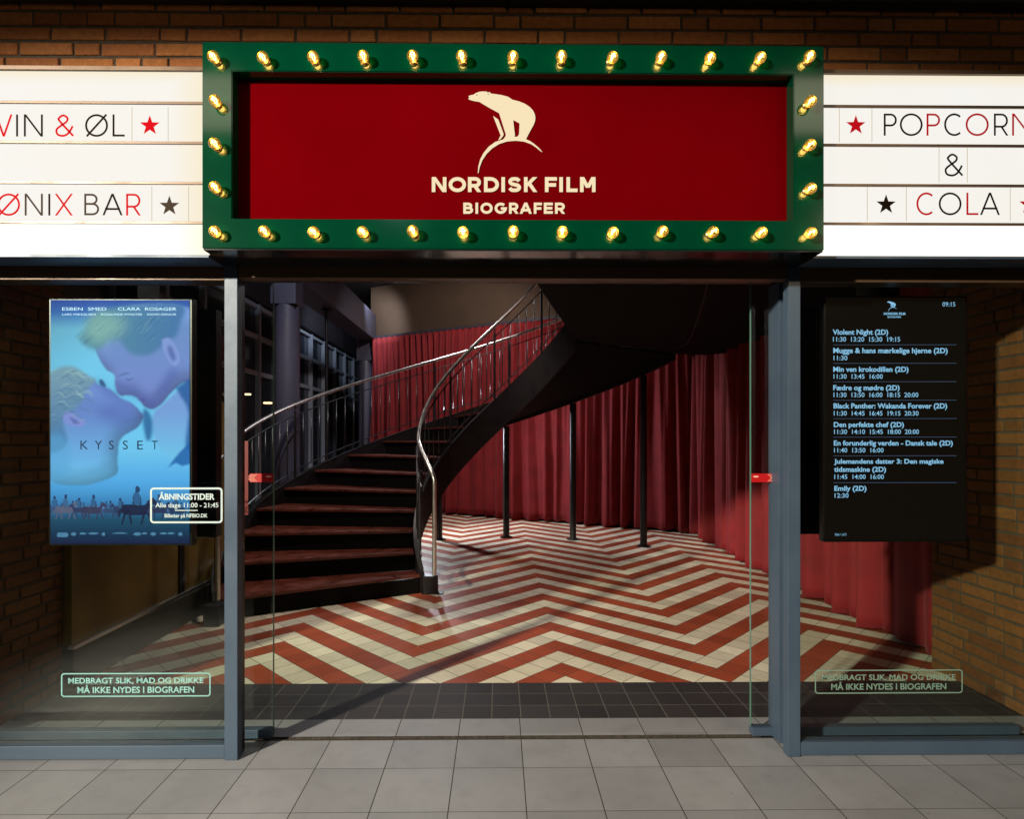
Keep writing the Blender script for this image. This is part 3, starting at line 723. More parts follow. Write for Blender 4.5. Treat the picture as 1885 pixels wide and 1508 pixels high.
rows = [('Violent Night (2D)', 1533, 1635, 605.5, 616.5, '11:30  13:20  15:30  19:15', 1657, 629), ('Mugge & hans mærkelige hjerne (2D)', 1534, 1744.5, 639.5, 650.5, '11:30', 1560, 663.5),
        ('Min ven krokodillen (2D)', 1534, 1672.5, 674, 685, '11:30  13:45  16:00', 1625, 697.5), ('Fædre og mødre (2D)', 1534, 1656, 708, 719, '11:30  13:50  16:00  18:15  20:00', 1690.5, 731.5),
        ('Black Panther: Wakanda Forever (2D)', 1534.5, 1743.5, 741.5, 752.5, '11:30  14:45  16:45  19:15  20:30', 1691, 765.5), ('Den perfekte chef (2D)', 1535, 1664, 776, 787, '11:30  14:10  15:45  18:00  20:00', 1691.5, 799.5),
        ('En forunderlig verden - Dansk tale (2D)', 1535, 1754, 810, 821, '11:40  13:50  16:00', 1626.5, 833.5), ('Julemandens datter 3: Den magiske', 1535.5, 1737, 844, 854.5, None, 0, 0),
        ('tidsmaskine (2D)', 1535.5, 1631, 858.5, 869.5, '11:45  14:00  16:00', 1627, 882.5), ('Emily (2D)', 1536, 1595, 893.5, 904.5, '12:30', 1562, 917)]
for tt, u0, u1, v0, v1, tm, ue, vb in rows:
    put_text('film_title', tt, u0, u1, v0 + 1.2, v1 - .8, YT, M['ui_text'], dsp, .024)
    if tm: put_text('showtimes', tm, u0 + .5, ue, vb - 8.6, vb - .4, YT, M['ui_text'], dsp, .006)
for v in (635, 669, 703, 737, 771, 805, 839.5, 889):
    bm = bmesh.new(); p = P(1534, v, YT); q = P(1761, v - .3, YT); strokes_bm(bm, [([(p.x, p.z), (q.x, q.z)], 0)], .9 * YT / F, YT)
    obj('rule', bm, M['ui_line'], dsp)
put_text('clock', '09:15', 1735, 1758.5, 556, 564, YT, M['ui_text'], dsp, 0)
put_text('page_number', 'Side 1 af 2', 1537, 1558, 982, 986.5, YT, M['ui_text'], dsp, 0)
put_text('logo_lettering', 'NORDISK FILM', 1627, 1666.5, 575.3, 579.5, YT, M['ui_text'], dsp, .03)
put_text('logo_lettering', 'BIOGRAFER', 1634, 1659, 582, 585, YT, M['ui_text'], dsp, .02)
def bz2(L):
    r = []
    for x, y in L:
        p = P(1633 + (x - 120) * 17.5 / 765, 554.5 + (y - 160) * 19.5 / 845, YT); r.append((p.x, p.z))
    return r
bear(dsp, bz2, YT, M['ui_text'])

ts, a, b = screen('bright blue film poster screen with a couple about to kiss above riders on horses', 89.5, 354, 549, 1005.5)
NX, NZ = 210, 366
U, V = np.meshgrid((np.arange(NX) + .5) / NX, (np.arange(NZ) + .5) / NZ)
asp = 1.755
def lerp(stops, v):
    xs = [s[0] for s in stops]
    return np.stack([np.interp(v, xs, [(s[1][c] / 255) ** 2.2 for s in stops]) for c in range(3)], -1)
img = lerp([(0, (62, 84, 160)), (.05, (70, 110, 175)), (.12, (120, 180, 205)), (.25, (125, 195, 225)), (.45, (120, 200, 235)), (.62, (118, 190, 228)), (.74, (90, 165, 220)), (.84, (62, 128, 180)), (.90, (34, 84, 112)), (.97, (16, 52, 84)), (1, (10, 36, 74))], V)
img *= (1 - .35 * (1 - np.clip(U / .3, 0, 1)) * np.clip(1 - V, .2, 1) * .5)[..., None]
def inpoly(poly):
    m = np.zeros(U.shape, bool); n = len(poly)
    for i in range(n):
        x1, y1 = poly[i]; x2, y2 = poly[(i + 1) % n]
        if y1 == y2: continue
        c = ((V >= min(y1, y2)) & (V < max(y1, y2))); xx = x1 + (V - y1) * (x2 - x1) / (y2 - y1)
        m ^= c & (U < xx)
    return m.astype(float)
def blur(m, n):
    for _ in range(2):
        for ax in (0, 1):
            k = np.pad(m, [(n, n) if q == ax else (0, 0) for q in (0, 1)], mode='edge'); cu_ = np.cumsum(k, axis=ax)
            z = np.zeros_like(np.take(cu_, [0], axis=ax)); cu_ = np.concatenate([z, cu_], axis=ax); L = m.shape[ax]
            m = (np.take(cu_, range(2 * n + 1, 2 * n + 1 + L), axis=ax) - np.take(cu_, range(0, L), axis=ax)) / (2 * n + 1)
    return m
def sm(poly, n=5):
    return smooth(list(poly) + [poly[0]], n)
def paint(poly, c, soft=1, op=1.0, c2=None, d=(0, 1), rng=(0, 1), vol=0):
    global img
    m = inpoly(sm(poly)); 
    if soft: m = blur(m, soft)
    cc = np.array([(x / 255) ** 2.2 for x in c])[None, None, :]
    if c2 is not None:
        k = np.clip(((U * d[0] + V * d[1]) - rng[0]) / (rng[1] - rng[0]), 0, 1)[..., None]
        cc = cc * (1 - k) + np.array([(x / 255) ** 2.2 for x in c2])[None, None, :] * k
    if vol:
        e = np.clip((blur(inpoly(sm(poly)), 11) - .45) * 2.0, 0, 1); gy_, gx_ = np.gradient(blur(inpoly(sm(poly)), 14))
        cc = cc * (1 - vol + vol * e + np.clip((gx_ * 9 + gy_ * 14), -.25, .35))[..., None]
    mm = (m * op)[..., None]; img = img * (1 - mm) + cc * mm
# neck and shoulder, man
paint([(1.05, .30), (.80, .43), (.735, .47), (.74, .56), (.80, .62), (.90, .66), (1.05, .62)], (128, 150, 205), 2, .95, (120, 190, 225), (0, 1), (.45, .66))
paint([(.30, .17), (.345, .235), (.40, .285), (.455, .305), (.462, .34), (.475, .375), (.505, .392), (.555, .390), (.60, .395), (.64, .41), (.675, .437), (.735, .447), (.80, .425), (.86, .385), (.95, .34), (1.05, .31), (1.05, .05), (.6, .02), (.35, .08)], (118, 140, 190), 1, 1, (128, 134, 196), (0, 1), (.12, .4), vol=.30)
paint([(.50, .335), (.60, .35), (.74, .41), (.72, .44), (.63, .41), (.56, .39)], (84, 96, 160), 5, .5)
paint([(.46, .33), (.50, .335), (.55, .36), (.52, .39), (.48, .375)], (98, 104, 164), 3, .6)
paint([(.195, .155), (.25, .115), (.30, .06), (.42, .035), (.62, .02), (.95, .02), (.93, .10), (.90, .15), (.84, .165), (.78, .20), (.70, .225), (.58, .22), (.50, .17), (.42, .165), (.36, .20), (.29, .20), (.235, .18)], (96, 140, 152), 3, .95, (78, 116, 160), (1, 0), (.2, .9))
paint([(.24, .12), (.34, .05), (.55, .09), (.46, .15), (.32, .18)], (160, 190, 165), 9, .6)
paint([(.80, .16), (.85, .155), (.90, .19), (.93, .24), (.90, .27), (.85, .25), (.81, .20)], (140, 150, 205), 1, 1)
paint([(.84, .185), (.87, .19), (.90, .235), (.88, .25), (.85, .22)], (84, 96, 156), 2, .8)
paint([(.52, .315), (.56, .325), (.60, .318), (.56, .33)], (70, 80, 130), 1, .9)
paint([(.62, .405), (.66, .402), (.69, .408), (.66, .418)], (92, 84, 150), 1, .8)
# collar
paint([(.90, .36), (1.05, .33), (1.05, .58), (.97, .60), (.99, .46), (.93, .39)], (40, 90, 150), 2, .9)
paint([(.67, .44), (.72, .47), (.735, .52), (.72, .57), (.69, .575), (.67, .53), (.66, .48)], (36, 84, 140), 2, .85)
paint([(.84, .69), (.92, .63), (1.02, .58), (1.02, .66), (.95, .68), (.90, .67)], (30, 92, 160), 1, .9)
# woman
paint([(-.05, .34), (.05, .30), (.18, .29), (.30, .325), (.355, .35), (.41, .36), (.46, .378), (.505, .402), (.56, .415), (.60, .43), (.645, .455), (.67, .475), (.655, .50), (.62, .525), (.56, .545), (.52, .56), (.49, .59), (.48, .66), (.46, .72), (.2, .76), (-.05, .70)], (112, 130, 190), 1, 1, (118, 184, 226), (0, 1), (.46, .72), vol=.28)
paint([(.42, .42), (.56, .44), (.62, .48), (.54, .52), (.40, .50), (.33, .46)], (90, 104, 172), 8, .55)
paint([(.345, .33), (.37, .325), (.40, .355), (.36, .352)], (50, 66, 110), 1, .9)
paint([(-.05, .32), (.05, .28), (.16, .272), (.27, .31), (.33, .33), (.26, .37), (.22, .42), (.15, .46), (.09, .50), (.12, .58), (.05, .62), (-.05, .60)], (128, 152, 164), 2, .95, (84, 120, 158), (0, 1), (.3, .55))
paint([(-.05, .56), (.08, .55), (.14, .62), (.12, .72), (-.05, .74)], (96, 160, 205), 5, .6)
for k in range(26):      # loose strands
    x = random.uniform(-.02, .2); y = .30 + random.random() * .2
    paint([(x, y), (x + .08, y - .02), (x + .12, y + .01), (x + .07, y - .012)], random.choice([(160, 180, 180), (90, 120, 150)]), 0, .35)
paint([(.09, .47), (.13, .455), (.18, .475), (.25, .50), (.22, .52), (.15, .515), (.10, .50)], (138, 140, 200), 1, .95)
paint([(.13, .478), (.18, .49), (.21, .503), (.17, .507)], (86, 92, 158), 1, .7)
for k in range(70):
    x = random.uniform(.24, .88); y = random.uniform(.05, .15); l = random.uniform(.04, .09)
    c_ = random.choice(((150, 178, 170), (70, 110, 130), (110, 150, 160), (60, 92, 130)))
    paint([(x, y), (x - l * .6, y + l * .30), (x - l, y + l * .55), (x - l * .55, y + l * .36)], c_, 0, .28)
for k in range(60):
    x = random.uniform(-.03, .20); y = random.uniform(.29, .52); l = random.uniform(.04, .10)
    c_ = random.choice(((168, 184, 178), (66, 96, 126), (130, 150, 160), (52, 80, 116)))
    paint([(x, y), (x + l * .6, y - l * .22), (x + l, y - l * .2), (x + l * .6, y - l * .16)], c_, 0, .32)
paint([(.30, .30), (.60, .44), (.62, .46), (.40, .40)], (70, 84, 150), 6, .30)
paint([(.86, .28), (.92, .30), (.78, .42), (.70, .44)], (84, 92, 160), 5, .5)
paint([(.47, .318), (.52, .308), (.58, .300), (.52, .300)], (64, 84, 120), 1, .6)
# riders
def rider(cx, gy, s, dark, flip=1):
    f = lambda L: [(cx + flip * x * s, gy - y * s / asp) for x, y in L]
    paint(f([(-.50, .50), (-.42, .62), (.20, .60), (.38, .80), (.50, .82), (.62, .64), (.54, .60), (.44, .62), (.36, .42), (.22, .30), (-.30, .30), (-.46, .34)]), dark, 0, .95)
    for x0, x1 in ((-.42, -.50), (-.30, -.22), (.18, .10), (.28, .42)):
        paint(f([(x0, .38), (x0 + .08, .38), (x1 + .05, .02), (x1, .02)]), dark, 0, .9)
    paint(f([(-.46, .5), (-.60, .42), (-.58, .2), (-.5, .36)]), dark, 0, .85)
    paint(f([(-.12, .56), (-.14, .90), (-.04, 1.0), (.08, .92), (.12, .70), (.06, .52)]), tuple(int(c * .8) + 12 for c in dark), 0, .95)
    paint(f([(-.06, 1.0), (-.07, 1.14), (.0, 1.2), (.07, 1.13), (.05, 1.0)]), (44, 58, 92), 0, .95)
for k in range(11):
    rider(.05 + k * .09 + random.uniform(-.02, .02), .880, random.uniform(.07, .09), random.choice(((70, 96, 140), (88, 92, 126), (58, 84, 128))), random.choice((1, -1)))
for k in range(13):
    rider(.03 + k * .078 + random.uniform(-.025, .025), .868 + random.uniform(-.006, .006), random.uniform(.045, .07), random.choice(((84, 134, 180), (76, 120, 166), (96, 140, 180))), random.choice((1, -1)))
for cx, gy, s, dk in ((.03, .892, .13, (64, 86, 128)), (.11, .899, .15, (104, 100, 124)), (.205, .892, .12, (58, 62, 96)), (.31, .901, .15, (66, 60, 88)), (.43, .890, .10, (60, 78, 112)), (.50, .893, .12, (52, 62, 96)), (.625, .920, .23, (28, 34, 66)), (.78, .90, .15, (50, 54, 86)), (.90, .897, .13, (44, 58, 92))):
    rider(cx, gy, s, dk, random.choice((1, 1, -1)))
    paint([(cx - s * .10, gy - s * .62 / asp), (cx - s * .12, gy - s * .92 / asp), (cx - s * .02, gy - s * 1.0 / asp), (cx + s * .08, gy - s * .9 / asp), (cx + s * .07, gy - s * .6 / asp)], (58, 104, 150), 0, .8)
rs = np.random.RandomState(3)
g1 = blur(rs.rand(NZ, NX), 1); img *= (1 + (g1 - .5) * .30 * np.clip((V - .80) * 8, .12, 1))[..., None]
for x, w_, h_ in ((.05, .07, .016), (.15, .03, .010), (.21, .04, .006), (.27, .07, .005), (.37, .02, .012), (.45, .09, .004), (.60, .045, .010), (.66, .03, .006), (.72, .035, .010), (.79, .04, .006), (.84, .05, .005), (.92, .025, .012)):
    paint([(x, .955), (x + w_, .955), (x + w_, .955 + h_), (x, .955 + h_)], (120, 175, 215), 0, .55)
hz = np.clip((V - .78) * 9, 0, 1)[..., None]; img = img * (1 - .25 * hz)
img = np.clip(img * np.array([.80, .96, 1.06]), 0.003, 1)
xa, xb, za, zb_ = a.x + .010, b.x - .012, a.z + .010, b.z - .010
me = bpy.data.meshes.new('poster_image')
gx = np.linspace(xa, xb, NX + 1); gz = np.linspace(zb_, za, NZ + 1)
vx, vz = np.meshgrid(gx, gz); vv = np.stack([vx.ravel(), np.full(vx.size, YC - .0015), vz.ravel()], -1)
idx = np.arange((NX + 1) * (NZ + 1)).reshape(NZ + 1, NX + 1)
fc = np.stack([idx[1:, :-1], idx[1:, 1:], idx[:-1, 1:], idx[:-1, :-1]], -1).reshape(-1, 4)
me.from_pydata(vv.tolist(), [], fc.tolist())
ca = me.color_attributes.new('tone', 'FLOAT_COLOR', 'CORNER')
cc = np.repeat(np.concatenate([img.reshape(-1, 3), np.ones((NX * NZ, 1))], 1), 4, axis=0).astype(np.float32)
ca.data.foreach_set('color', cc.ravel())
pi_ = link('poster_image', me, M['poster'], ts)
put_text('poster_names', 'ESBEN  SMED', 114.5, 196, 566, 571.5, YT, M['poster_light'], pi_, 0)
put_text('poster_names', 'CLARA  ROSAGER', 217, 325, 566, 571.5, YT, M['poster_light'], pi_, 0)
for wd, u0, u1 in (('LARS MIKKELSEN', 114.5, 176), ('ROSALINDE MYNSTER', 186, 262), ('DAVID DENCIK', 271, 325)):
    put_text('poster_names', wd , u0, u1, 577, 580.5, YT, M['poster_light'], pi_, 0)
for ch, u0, u1 in (('K', 148, 162), ('Y', 174.5, 188), ('S', 200.5, 209.5), ('S', 226, 235.5), ('E', 252.5, 263), ('T', 279, 290.5)):
    put_text('poster_title', ch, u0, u1, 811.5, 827.5, YT, M['poster_dark'], pi_, 0)

# ------------------------------------------------------------------ LOBBY: walls, ceiling
ZC = 4.6
tag(bx('ceiling', (-6, 2.81, ZC), (4.2, 18, ZC + .1), M['dark_ceiling']), kind='structure')
tag(bx('lobby_wall', (3.02, 2.81, 0), (3.2, 9.6, ZC), M['plaster']), 'plain dark brown lobby wall behind the side curtain', 'wall')
tag(bx('front_wall', (-5.5, 2.69, ZH + .13), (3.3, 2.80, ZC), M['plaster']), 'dark inner face of the front wall above the entrance', 'wall')
# angled back wall
bA = Vector((3.05, 9.0)); bB = Vector((-2.75, 12.48)); bd = (bB - bA).normalized(); bn = Vector((bd.y, -bd.x))
if bn.y > 0: bn = -bn
def oblong(name, p, q, off0, off1, z0, z1, m, parent=None):
    d = (q - p).normalized(); n = bn
    bm = bmesh.new(); pts = [p + n * off0, q + n * off0, q + n * off1, p + n * off1]
    lo = [bm.verts.new((v.x, v.y, z0)) for v in pts]; hi = [bm.verts.new((v.x, v.y, z1)) for v in pts]
    bm.faces.new(lo); bm.faces.new(hi)
    for k in range(4): bm.faces.new((lo[k], lo[(k + 1) % 4], hi[(k + 1) % 4], hi[k]))
    return obj(name, bm, m, parent)
tag(oblong('back_wall', bA, bB, -.30, -.14, 0, ZC, M['plaster']), 'brown painted back wall above the pleated red curtain', 'wall')
oo = tag(oblong('curtain_pelmet', bA, bB, -.135, .10, 3.47, 3.52, M['beam']), 'thin dark pelmet over the top of the back curtain', 'pelmet')

def curtain(name, label, path, z0, z1, amp, seed, reg):
    """hanging fabric along a polyline: even pleats at the top loosening into uneven folds"""
    rnd = random.Random(seed)
    pts = [Vector(p) for p in path]; seg = []; L = 0
    for p, q in zip(pts[:-1], pts[1:]): seg.append((L, p, q)); L += (q - p).length
    ph = [rnd.uniform(0, 6.28) for _ in range(8)]
    ns = int(L / .0125); nzr = 26
    bm = bmesh.new(); g = []
    for j in range(nzr + 1):
        t = j / nzr; z = z0 + (z1 - z0) * t; row = []
        k = (1 - t) ** .7 if reg else 1.0
        for i in range(ns + 1):
            s = L * i / ns
            for (l0, p, q) in seg:
                if l0 <= s + 1e-9: sp_, pp, qq = l0, p, q
            d = (qq - pp).normalized(); n = Vector((d.y, -d.x)); c = pp + d * (s - sp_)
            warp = .055 * math.sin(s * 2.3 + ph[0]) + .04 * math.sin(s * 5.1 + ph[1] + .5 * t) + .03 * math.sin(s * 9.7 + ph[2] + .9 * t)
            th = 2 * PI * (s + warp * (k if reg else 1)) / (.142 if reg else .205)
            w1 = math.sin(th); w1 = math.copysign(abs(w1) ** .72, w1)
            if reg:
                kk = min(1, k * 1.25) ** 1.3; wl_ = math.sin(th / 2 + .8 * math.sin(s * 1.9 + ph[6])); w1 = w1 * (1 - .75 * kk) + 1.25 * wl_ * kk
            w2 = math.sin(th * .47 + ph[3] + .6 * (1 - t)) * .5 * k + math.sin(th * 2.1 + ph[4]) * .13 * k
            ampl = amp * (1 - .25 * k + .38 * k * math.sin(s * 3.7 + ph[5]) + .30 * k * math.sin(s * 8.9 + ph[7] + 1.1 * t))
            flare = 1 + .18 * (1 - t)
            off = (w1 + w2) * ampl * flare
            hem = .012 * math.sin(th * .5 + ph[6]) + .008 * math.sin(s * 4 + ph[7]) if j == 0 else 0
            row.append(bm.verts.new((c.x + n.x * off, c.y + n.y * off, z + hem)))
        g.append(row)
    for j in range(nzr):
        for i in range(ns): bm.faces.new((g[j][i], g[j][i + 1], g[j + 1][i + 1], g[j + 1][i]))
    o = obj(name, bm, M['curtain'], None, True)
    so = o.modifiers.new('thickness', 'SOLIDIFY'); so.thickness = .003
    return tag(o, label, 'curtain')
curtain('stage_curtain', 'tall pleated red curtain covering the angled back wall behind the stair', [(2.92, 8.93), (-2.60, 12.24)], .03, 3.46, .056, 4, True)
curtain('stage_curtain', 'long red velour curtain hanging along the side wall, ending at the brick corner', [(2.80, 3.66), (2.80, 6.6), (2.90, 8.85)], .03, 2.62, .062, 9, False)

# ------------------------------------------------------------------ STAIR
CXs, CYs = .107, 5.98
RI, RO = .92, 2.65
Nz = lambda ph: .175 + .015217 * (209 - ph)
def pol(r, ph, z): return Vector((CXs + r * math.cos(R(ph)), CYs + r * math.sin(R(ph)), z))
PH0, PH1 = 209.0, 36.5
st = thing('curved_staircase', 'dark curved staircase with red brown wooden treads and polished steel handrails', 'staircase', (CXs, CYs, 0))
def wedge(bm, r0, r1, pa, pb, z0, z1, n=4):
    lo, hi = [], []
    ring = [(r0, pa + (pb - pa) * k / n) for k in range(n + 1)] + [(r1, pb + (pa - pb) * k / n) for k in range(n + 1)]
    for r, p in ring: lo.append(bm.verts.new(pol(r, p, z0))); hi.append(bm.verts.new(pol(r, p, z1)))
    bm.faces.new(lo); bm.faces.new(hi); m_ = len(ring)
    for k in range(m_): bm.faces.new((lo[k], lo[(k + 1) % m_], hi[(k + 1) % m_], hi[k]))
def wedge_obj(name, r0, r1, pa, pb, z0, z1, m):
    bm = bmesh.new(); wedge(bm, r0, r1, pa, pb, z0, z1)
    bmesh.ops.recalc_face_normals(bm, faces=bm.faces)
    es = [e for e in bm.edges if e.calc_face_angle(0) > .6]
    bmesh.ops.bevel(bm, geom=es, offset=.004, segments=2, affect='EDGES')
    return obj(name, bm, m, st)
for k in range(1, 16):
    p = 209 - 11.5 * (k - 1)
    wedge_obj('tread', RI + .03, RO - .035, p + .7, p - 12.2, .175 * k - .025, .175 * k, M['tread'])
    wedge_obj('riser', RI + .03, RO - .035, p - .2, p - .9, .175 * (k - 1) + .001, .175 * k - .0325, M['riser'])
wedge_obj('riser', RI + .03, RO - .035, PH1 - .2, PH1 - .9, .175 * 15 + .001, .175 * 16 - .03, M['riser'])
def helix_band(name, r0, r1, lo, hi, pa, pb, m, n=90, clip0=True):
    bm = bmesh.new(); sec = []
    for k in range(n + 1):
        p = pa + (pb - pa) * k / n
        zl = max(0.002, lo(p)) if clip0 else lo(p); zh = hi(p)
        sec.append([bm.verts.new(pol(r0, p, zl)), bm.verts.new(pol(r1, p, zl)), bm.verts.new(pol(r1, p, zh)), bm.verts.new(pol(r0, p, zh))])
    for k in range(n):
        for i in range(4):
            j = (i + 1) % 4; bm.faces.new((sec[k][i], sec[k][j], sec[k + 1][j], sec[k + 1][i]))
    bm.faces.new(sec[0]); bm.faces.new(sec[-1])
    return auto_smooth(obj(name, bm, m, st), 50)
top = lambda p: Nz(p) + .035 if p < 205 else Nz(205) + .035 - (p - 205) * .02
bot = lambda p: Nz(p) - .375
helix_band('inner_stringer', RI - .012, RI + .022, bot, top, 211, PH1, M['stringer'])
helix_band('outer_stringer', RO - .03, RO + .02, bot, top, 211, PH1, M['stringer'])
helix_band('edge_trim', RI - .016, RI + .026, lambda p: top(p) + .0005, lambda p: top(p) + .006, 208, PH1 + .2, M['rod'])
helix_band('edge_trim', RO - .034, RO + .024, lambda p: top(p) + .0005, lambda p: top(p) + .006, 208, PH1 + .2, M['rod'])
helix_band('soffit', RI + .023, RO - .031, lambda p: Nz(p) - .315, lambda p: Nz(p) - .30, 189, PH1, M['soffit_black'], clip0=False)
bx('stringer_foot', (pol(RO, 211, 0) - Vector((.07, .07, -.001)))[:], (pol(RO, 211, 0) + Vector((.05, .07, .16)))[:], M['black_steel'], st, .004)
def rail(r, h, rad, pa, pb, m, name, n=110, pre=(), seg=10, sm_=True):
    pts = list(pre) + [pol(r, pa + (pb - pa) * k / n, Nz(pa + (pb - pa) * k / n) + h) for k in range(n + 1)]
    bm = bmesh.new(); tube(bm, pts, rad, seg); return auto_smooth(obj(name, bm, m, st), 50)
nw = Vector((-.590, 5.53, 0))
def easing(p0, p1, n=8, bulge=Vector((0, 0, .0))):
    return [p0.lerp(p1, k / n) + bulge * math.sin(PI * k / n) for k in range(n)]
ht = Vector((nw.x, nw.y, 1.045))
b3 = pol(RI - .02, 184, Nz(184) + .88); b2 = b3 - (pol(RI - .02, 182, Nz(182) + .88) - b3).normalized() * .13; b1 = ht + Vector((-.035, .02, .12))
bez = [ht * (1 - q) ** 3 + b1 * 3 * q * (1 - q) ** 2 + b2 * 3 * q * q * (1 - q) + b3 * q ** 3 for q in [k / 14 for k in range(14)]]
rail(RI - .02, .88, .020, 184, 38, M['steel'], 'handrail', pre=[Vector((nw.x, nw.y, .165)), Vector((nw.x, nw.y, .6)), Vector((nw.x, nw.y, .98))] + bez, seg=14)
bx('newel_base', (nw.x - .095, nw.y - .045, .001), (nw.x + .030, nw.y + .06, .165), M['black_steel'], st, .004)
bx('newel_foot_plate', (nw.x - .11, nw.y - .06, .0008), (nw.x + .085, nw.y + .06, .008), M['black_steel'], st, .001)
bm = bmesh.new(); tube(bm, [(nw.x, nw.y, 1.05)] + easing(Vector((nw.x, nw.y, 1.05)), pol(RI, 190, top(190) + .03), 6)[1:] + [pol(RI, 190 - 4 * k, top(190 - 4 * k) + .03) for k in range(4)], .008, 8)
rail(RO - .01, .88, .021, 210, 38, M['steel'], 'handrail', pre=[pol(RO - .01, 211, .19), pol(RO - .01, 211, .98), pol(RO - .01, 210.6, 1.03)], seg=14)
bm.free()
for rr, hh in ((RI - .005, .755), (RI - .005, .115), (RO - .01, .755), (RO - .01, .115)):
    rail(rr, hh, .0075, 206, 38.5, M['rod'], 'thin_rail', seg=6)
def rods(r, step, every, pa):
    i = 0; p = pa
    while p > 39:
        bm = bmesh.new()
        if i % every == 0:
            tube(bm, [pol(r, p, top(p) + .006), pol(r, p, Nz(p) + .80)], .0135, 10); tube(bm, [pol(r, p, Nz(p) + .80), pol(r, p, Nz(p) + .862)], .007, 8)
            tube(bm, [pol(r - .02, p, Nz(p) + .852), pol(r + .02, p, Nz(p) + .86)], .008, 6)
            auto_smooth(obj('rail_post', bm, M['black_steel'], st), 50)
        else:
            tube(bm, [pol(r, p, Nz(p) + .118), pol(r, p, Nz(p) + .752)], .0058, 6)
            obj('baluster', bm, M['rod'], st, True)
        p -= step; i += 1
rods(RI - .005, 5.75, 6, 203)
rods(RO - .01, 2.9, 8, 205)
for u, v in ((807, 993), (932, 990), (1057, 992), (1185, 1006)):
    zc = F * CH / (v - HV); xc = (u - CX) / F * zc; X = xc * cs + zc * sn; Y = zc * cs - xc * sn
    ang = math.degrees(math.atan2(Y - CYs, X - CXs)); c = pol(RO - .005, ang, 0)
    t_ = thing('support_post', {807: 'black round post under the stair nearest the steel newel, its shortest', 932: 'black round post under the stair, second from the newel', 1057: 'black round post under the stair, third from the newel', 1185: 'tallest black round post, under the stair where it meets the landing'}[u], 'post', (c.x, c.y, 0), 'round posts carrying the curved stair')
    bm = bmesh.new(); lathe(bm, [(.046, .012), (.046, bot(ang) - .004)], (c.x, c.y, 0), 'Z', 24); auto_smooth(obj('shaft', bm, M['black_steel'], t_), 50)
    bm = bmesh.new(); lathe(bm, [(.09, .001), (.09, .012), (.055, .0125), (.053, .03), (.0465, .031)], (c.x, c.y, 0), 'Z', 28); auto_smooth(obj('base_flange', bm, M['black_steel'], t_), 30)
# landing
def prism(name, pts, z0, z1, m, parent=None, bev=0):
    bm = bmesh.new(); lo = [bm.verts.new((x, y, z0)) for x, y in pts]; hi = [bm.verts.new((x, y, z1)) for x, y in pts]
    bm.faces.new(lo); bm.faces.new(hi); n = len(pts)
    for k in range(n): bm.faces.new((lo[k], lo[(k + 1) % n], hi[(k + 1) % n], hi[k]))
    if bev:
        bmesh.ops.recalc_face_normals(bm, faces=bm.faces); bmesh.ops.bevel(bm, geom=list(bm.edges), offset=bev, segments=3, affect='EDGES')
    return obj(name, bm, m, parent)
pi_n = pol(RI + .0, PH1 - .2, 0); po_n = pol(RO + .03, PH1 - .2, 0)
ld = thing('upper_landing', 'dark upper landing spanning overhead beside the top of the stair', 'landing', (1.6, 5, 2.5))
q0 = pol(RI - .02, PH1 - .4, 0); q1 = pol(RO + .02, PH1 - .4, 0)
prism('slab', [(q0.x, q0.y), (q1.x, q1.y), (2.66, 7.66), (3.01, 7.3), (3.01, 2.83), (-.056, 2.83)], 2.50, 2.79, M['soffit_black'], ld, .012)
dv = (Vector((q0.x, q0.y, 0)) - Vector((-.056, 2.83, 0))).normalized()
for zz, rad, mm, nm in ((2.80 + .03, .016, 'black_steel', 'edge_bar'),):
    bm = bmesh.new(); tube(bm, [Vector((-.03, 2.95, zz)), Vector((q0.x - .0, q0.y - .05, zz))], rad, 10); obj(nm, bm, M[mm], ld, True)
bm = bmesh.new(); seam = [(1.15, 6.75), (1.75, 6.95), (2.02, 6.98), (2.12, 6.85), (2.1, 6.6), (1.75, 5.2), (1.3, 3.6)]
tube(bm, [(x, y, 2.4965) for x, y in smooth(seam, 6)], .006, 6); obj('soffit_seam', bm, M['black_steel'], ld, True)

# ------------------------------------------------------------------ LEFT HALL
for lab, u, wd, vt in (('thick lilac grey round column behind the outer handrail, nearer the entrance', 529, 44, 563.5), ('slimmer looking grey round column farther back beside the red curtain', 673, 26, 665)):
    Y = 7.2 if u < 600 else 12.45
    c = P(u, 800, Y); rr = wd / 2 * Y / F; zt = P(u, vt, Y).z
    t_ = thing('column', lab, 'column', (c.x, Y, 0), 'round columns in the hall behind the stair')
    bm = bmesh.new(); lathe(bm, [(rr, .001), (rr, zt)], (c.x, Y, 0), 'Z', 40); auto_smooth(obj('shaft', bm, M['column'], t_), 50)
    bx('capital', (c.x - rr * 1.05, Y - rr, zt + .001), (c.x + rr * 1.0, Y + rr, 3.44), M['column'], t_, .004)
xb_ = -2.62
tag(bx('ceiling_beam', (xb_ - .28, 5.6, 3.45), (xb_ + .10, 12.35, 3.97), M['column'], None, .006), 'dark lilac grey beam running back over the round columns', 'beam')
bx_ = tag(bx('upper_wall', (-3.95, 5.0, 3.66), (-3.85, 16.98, ZC), M['beam']), 'dark upper wall above the hall windows', 'wall')
hw = thing('hall_window', 'tall dark gridded window wall behind the grey columns', 'window', (-4, 9, 0))
XW = -4.0
bx('pane', (XW - .02, 4.8, 0.02), (XW, 16.98, 3.655), M['pane_dark'], hw)
for z in (3.60, 3.10, 2.50):
    bx('transom', (XW + .001, 4.8, z - .035), (XW + .06, 16.98, z + .035), M['frame_in'], hw, .003)
y = 5.3; i = 0
while y < 16.9:
    bx('mullion', (XW + .0015, y - .035, .02), (XW + .08, y + .035, 3.64), M['frame_in'], hw, .003); y += .92; i += 1
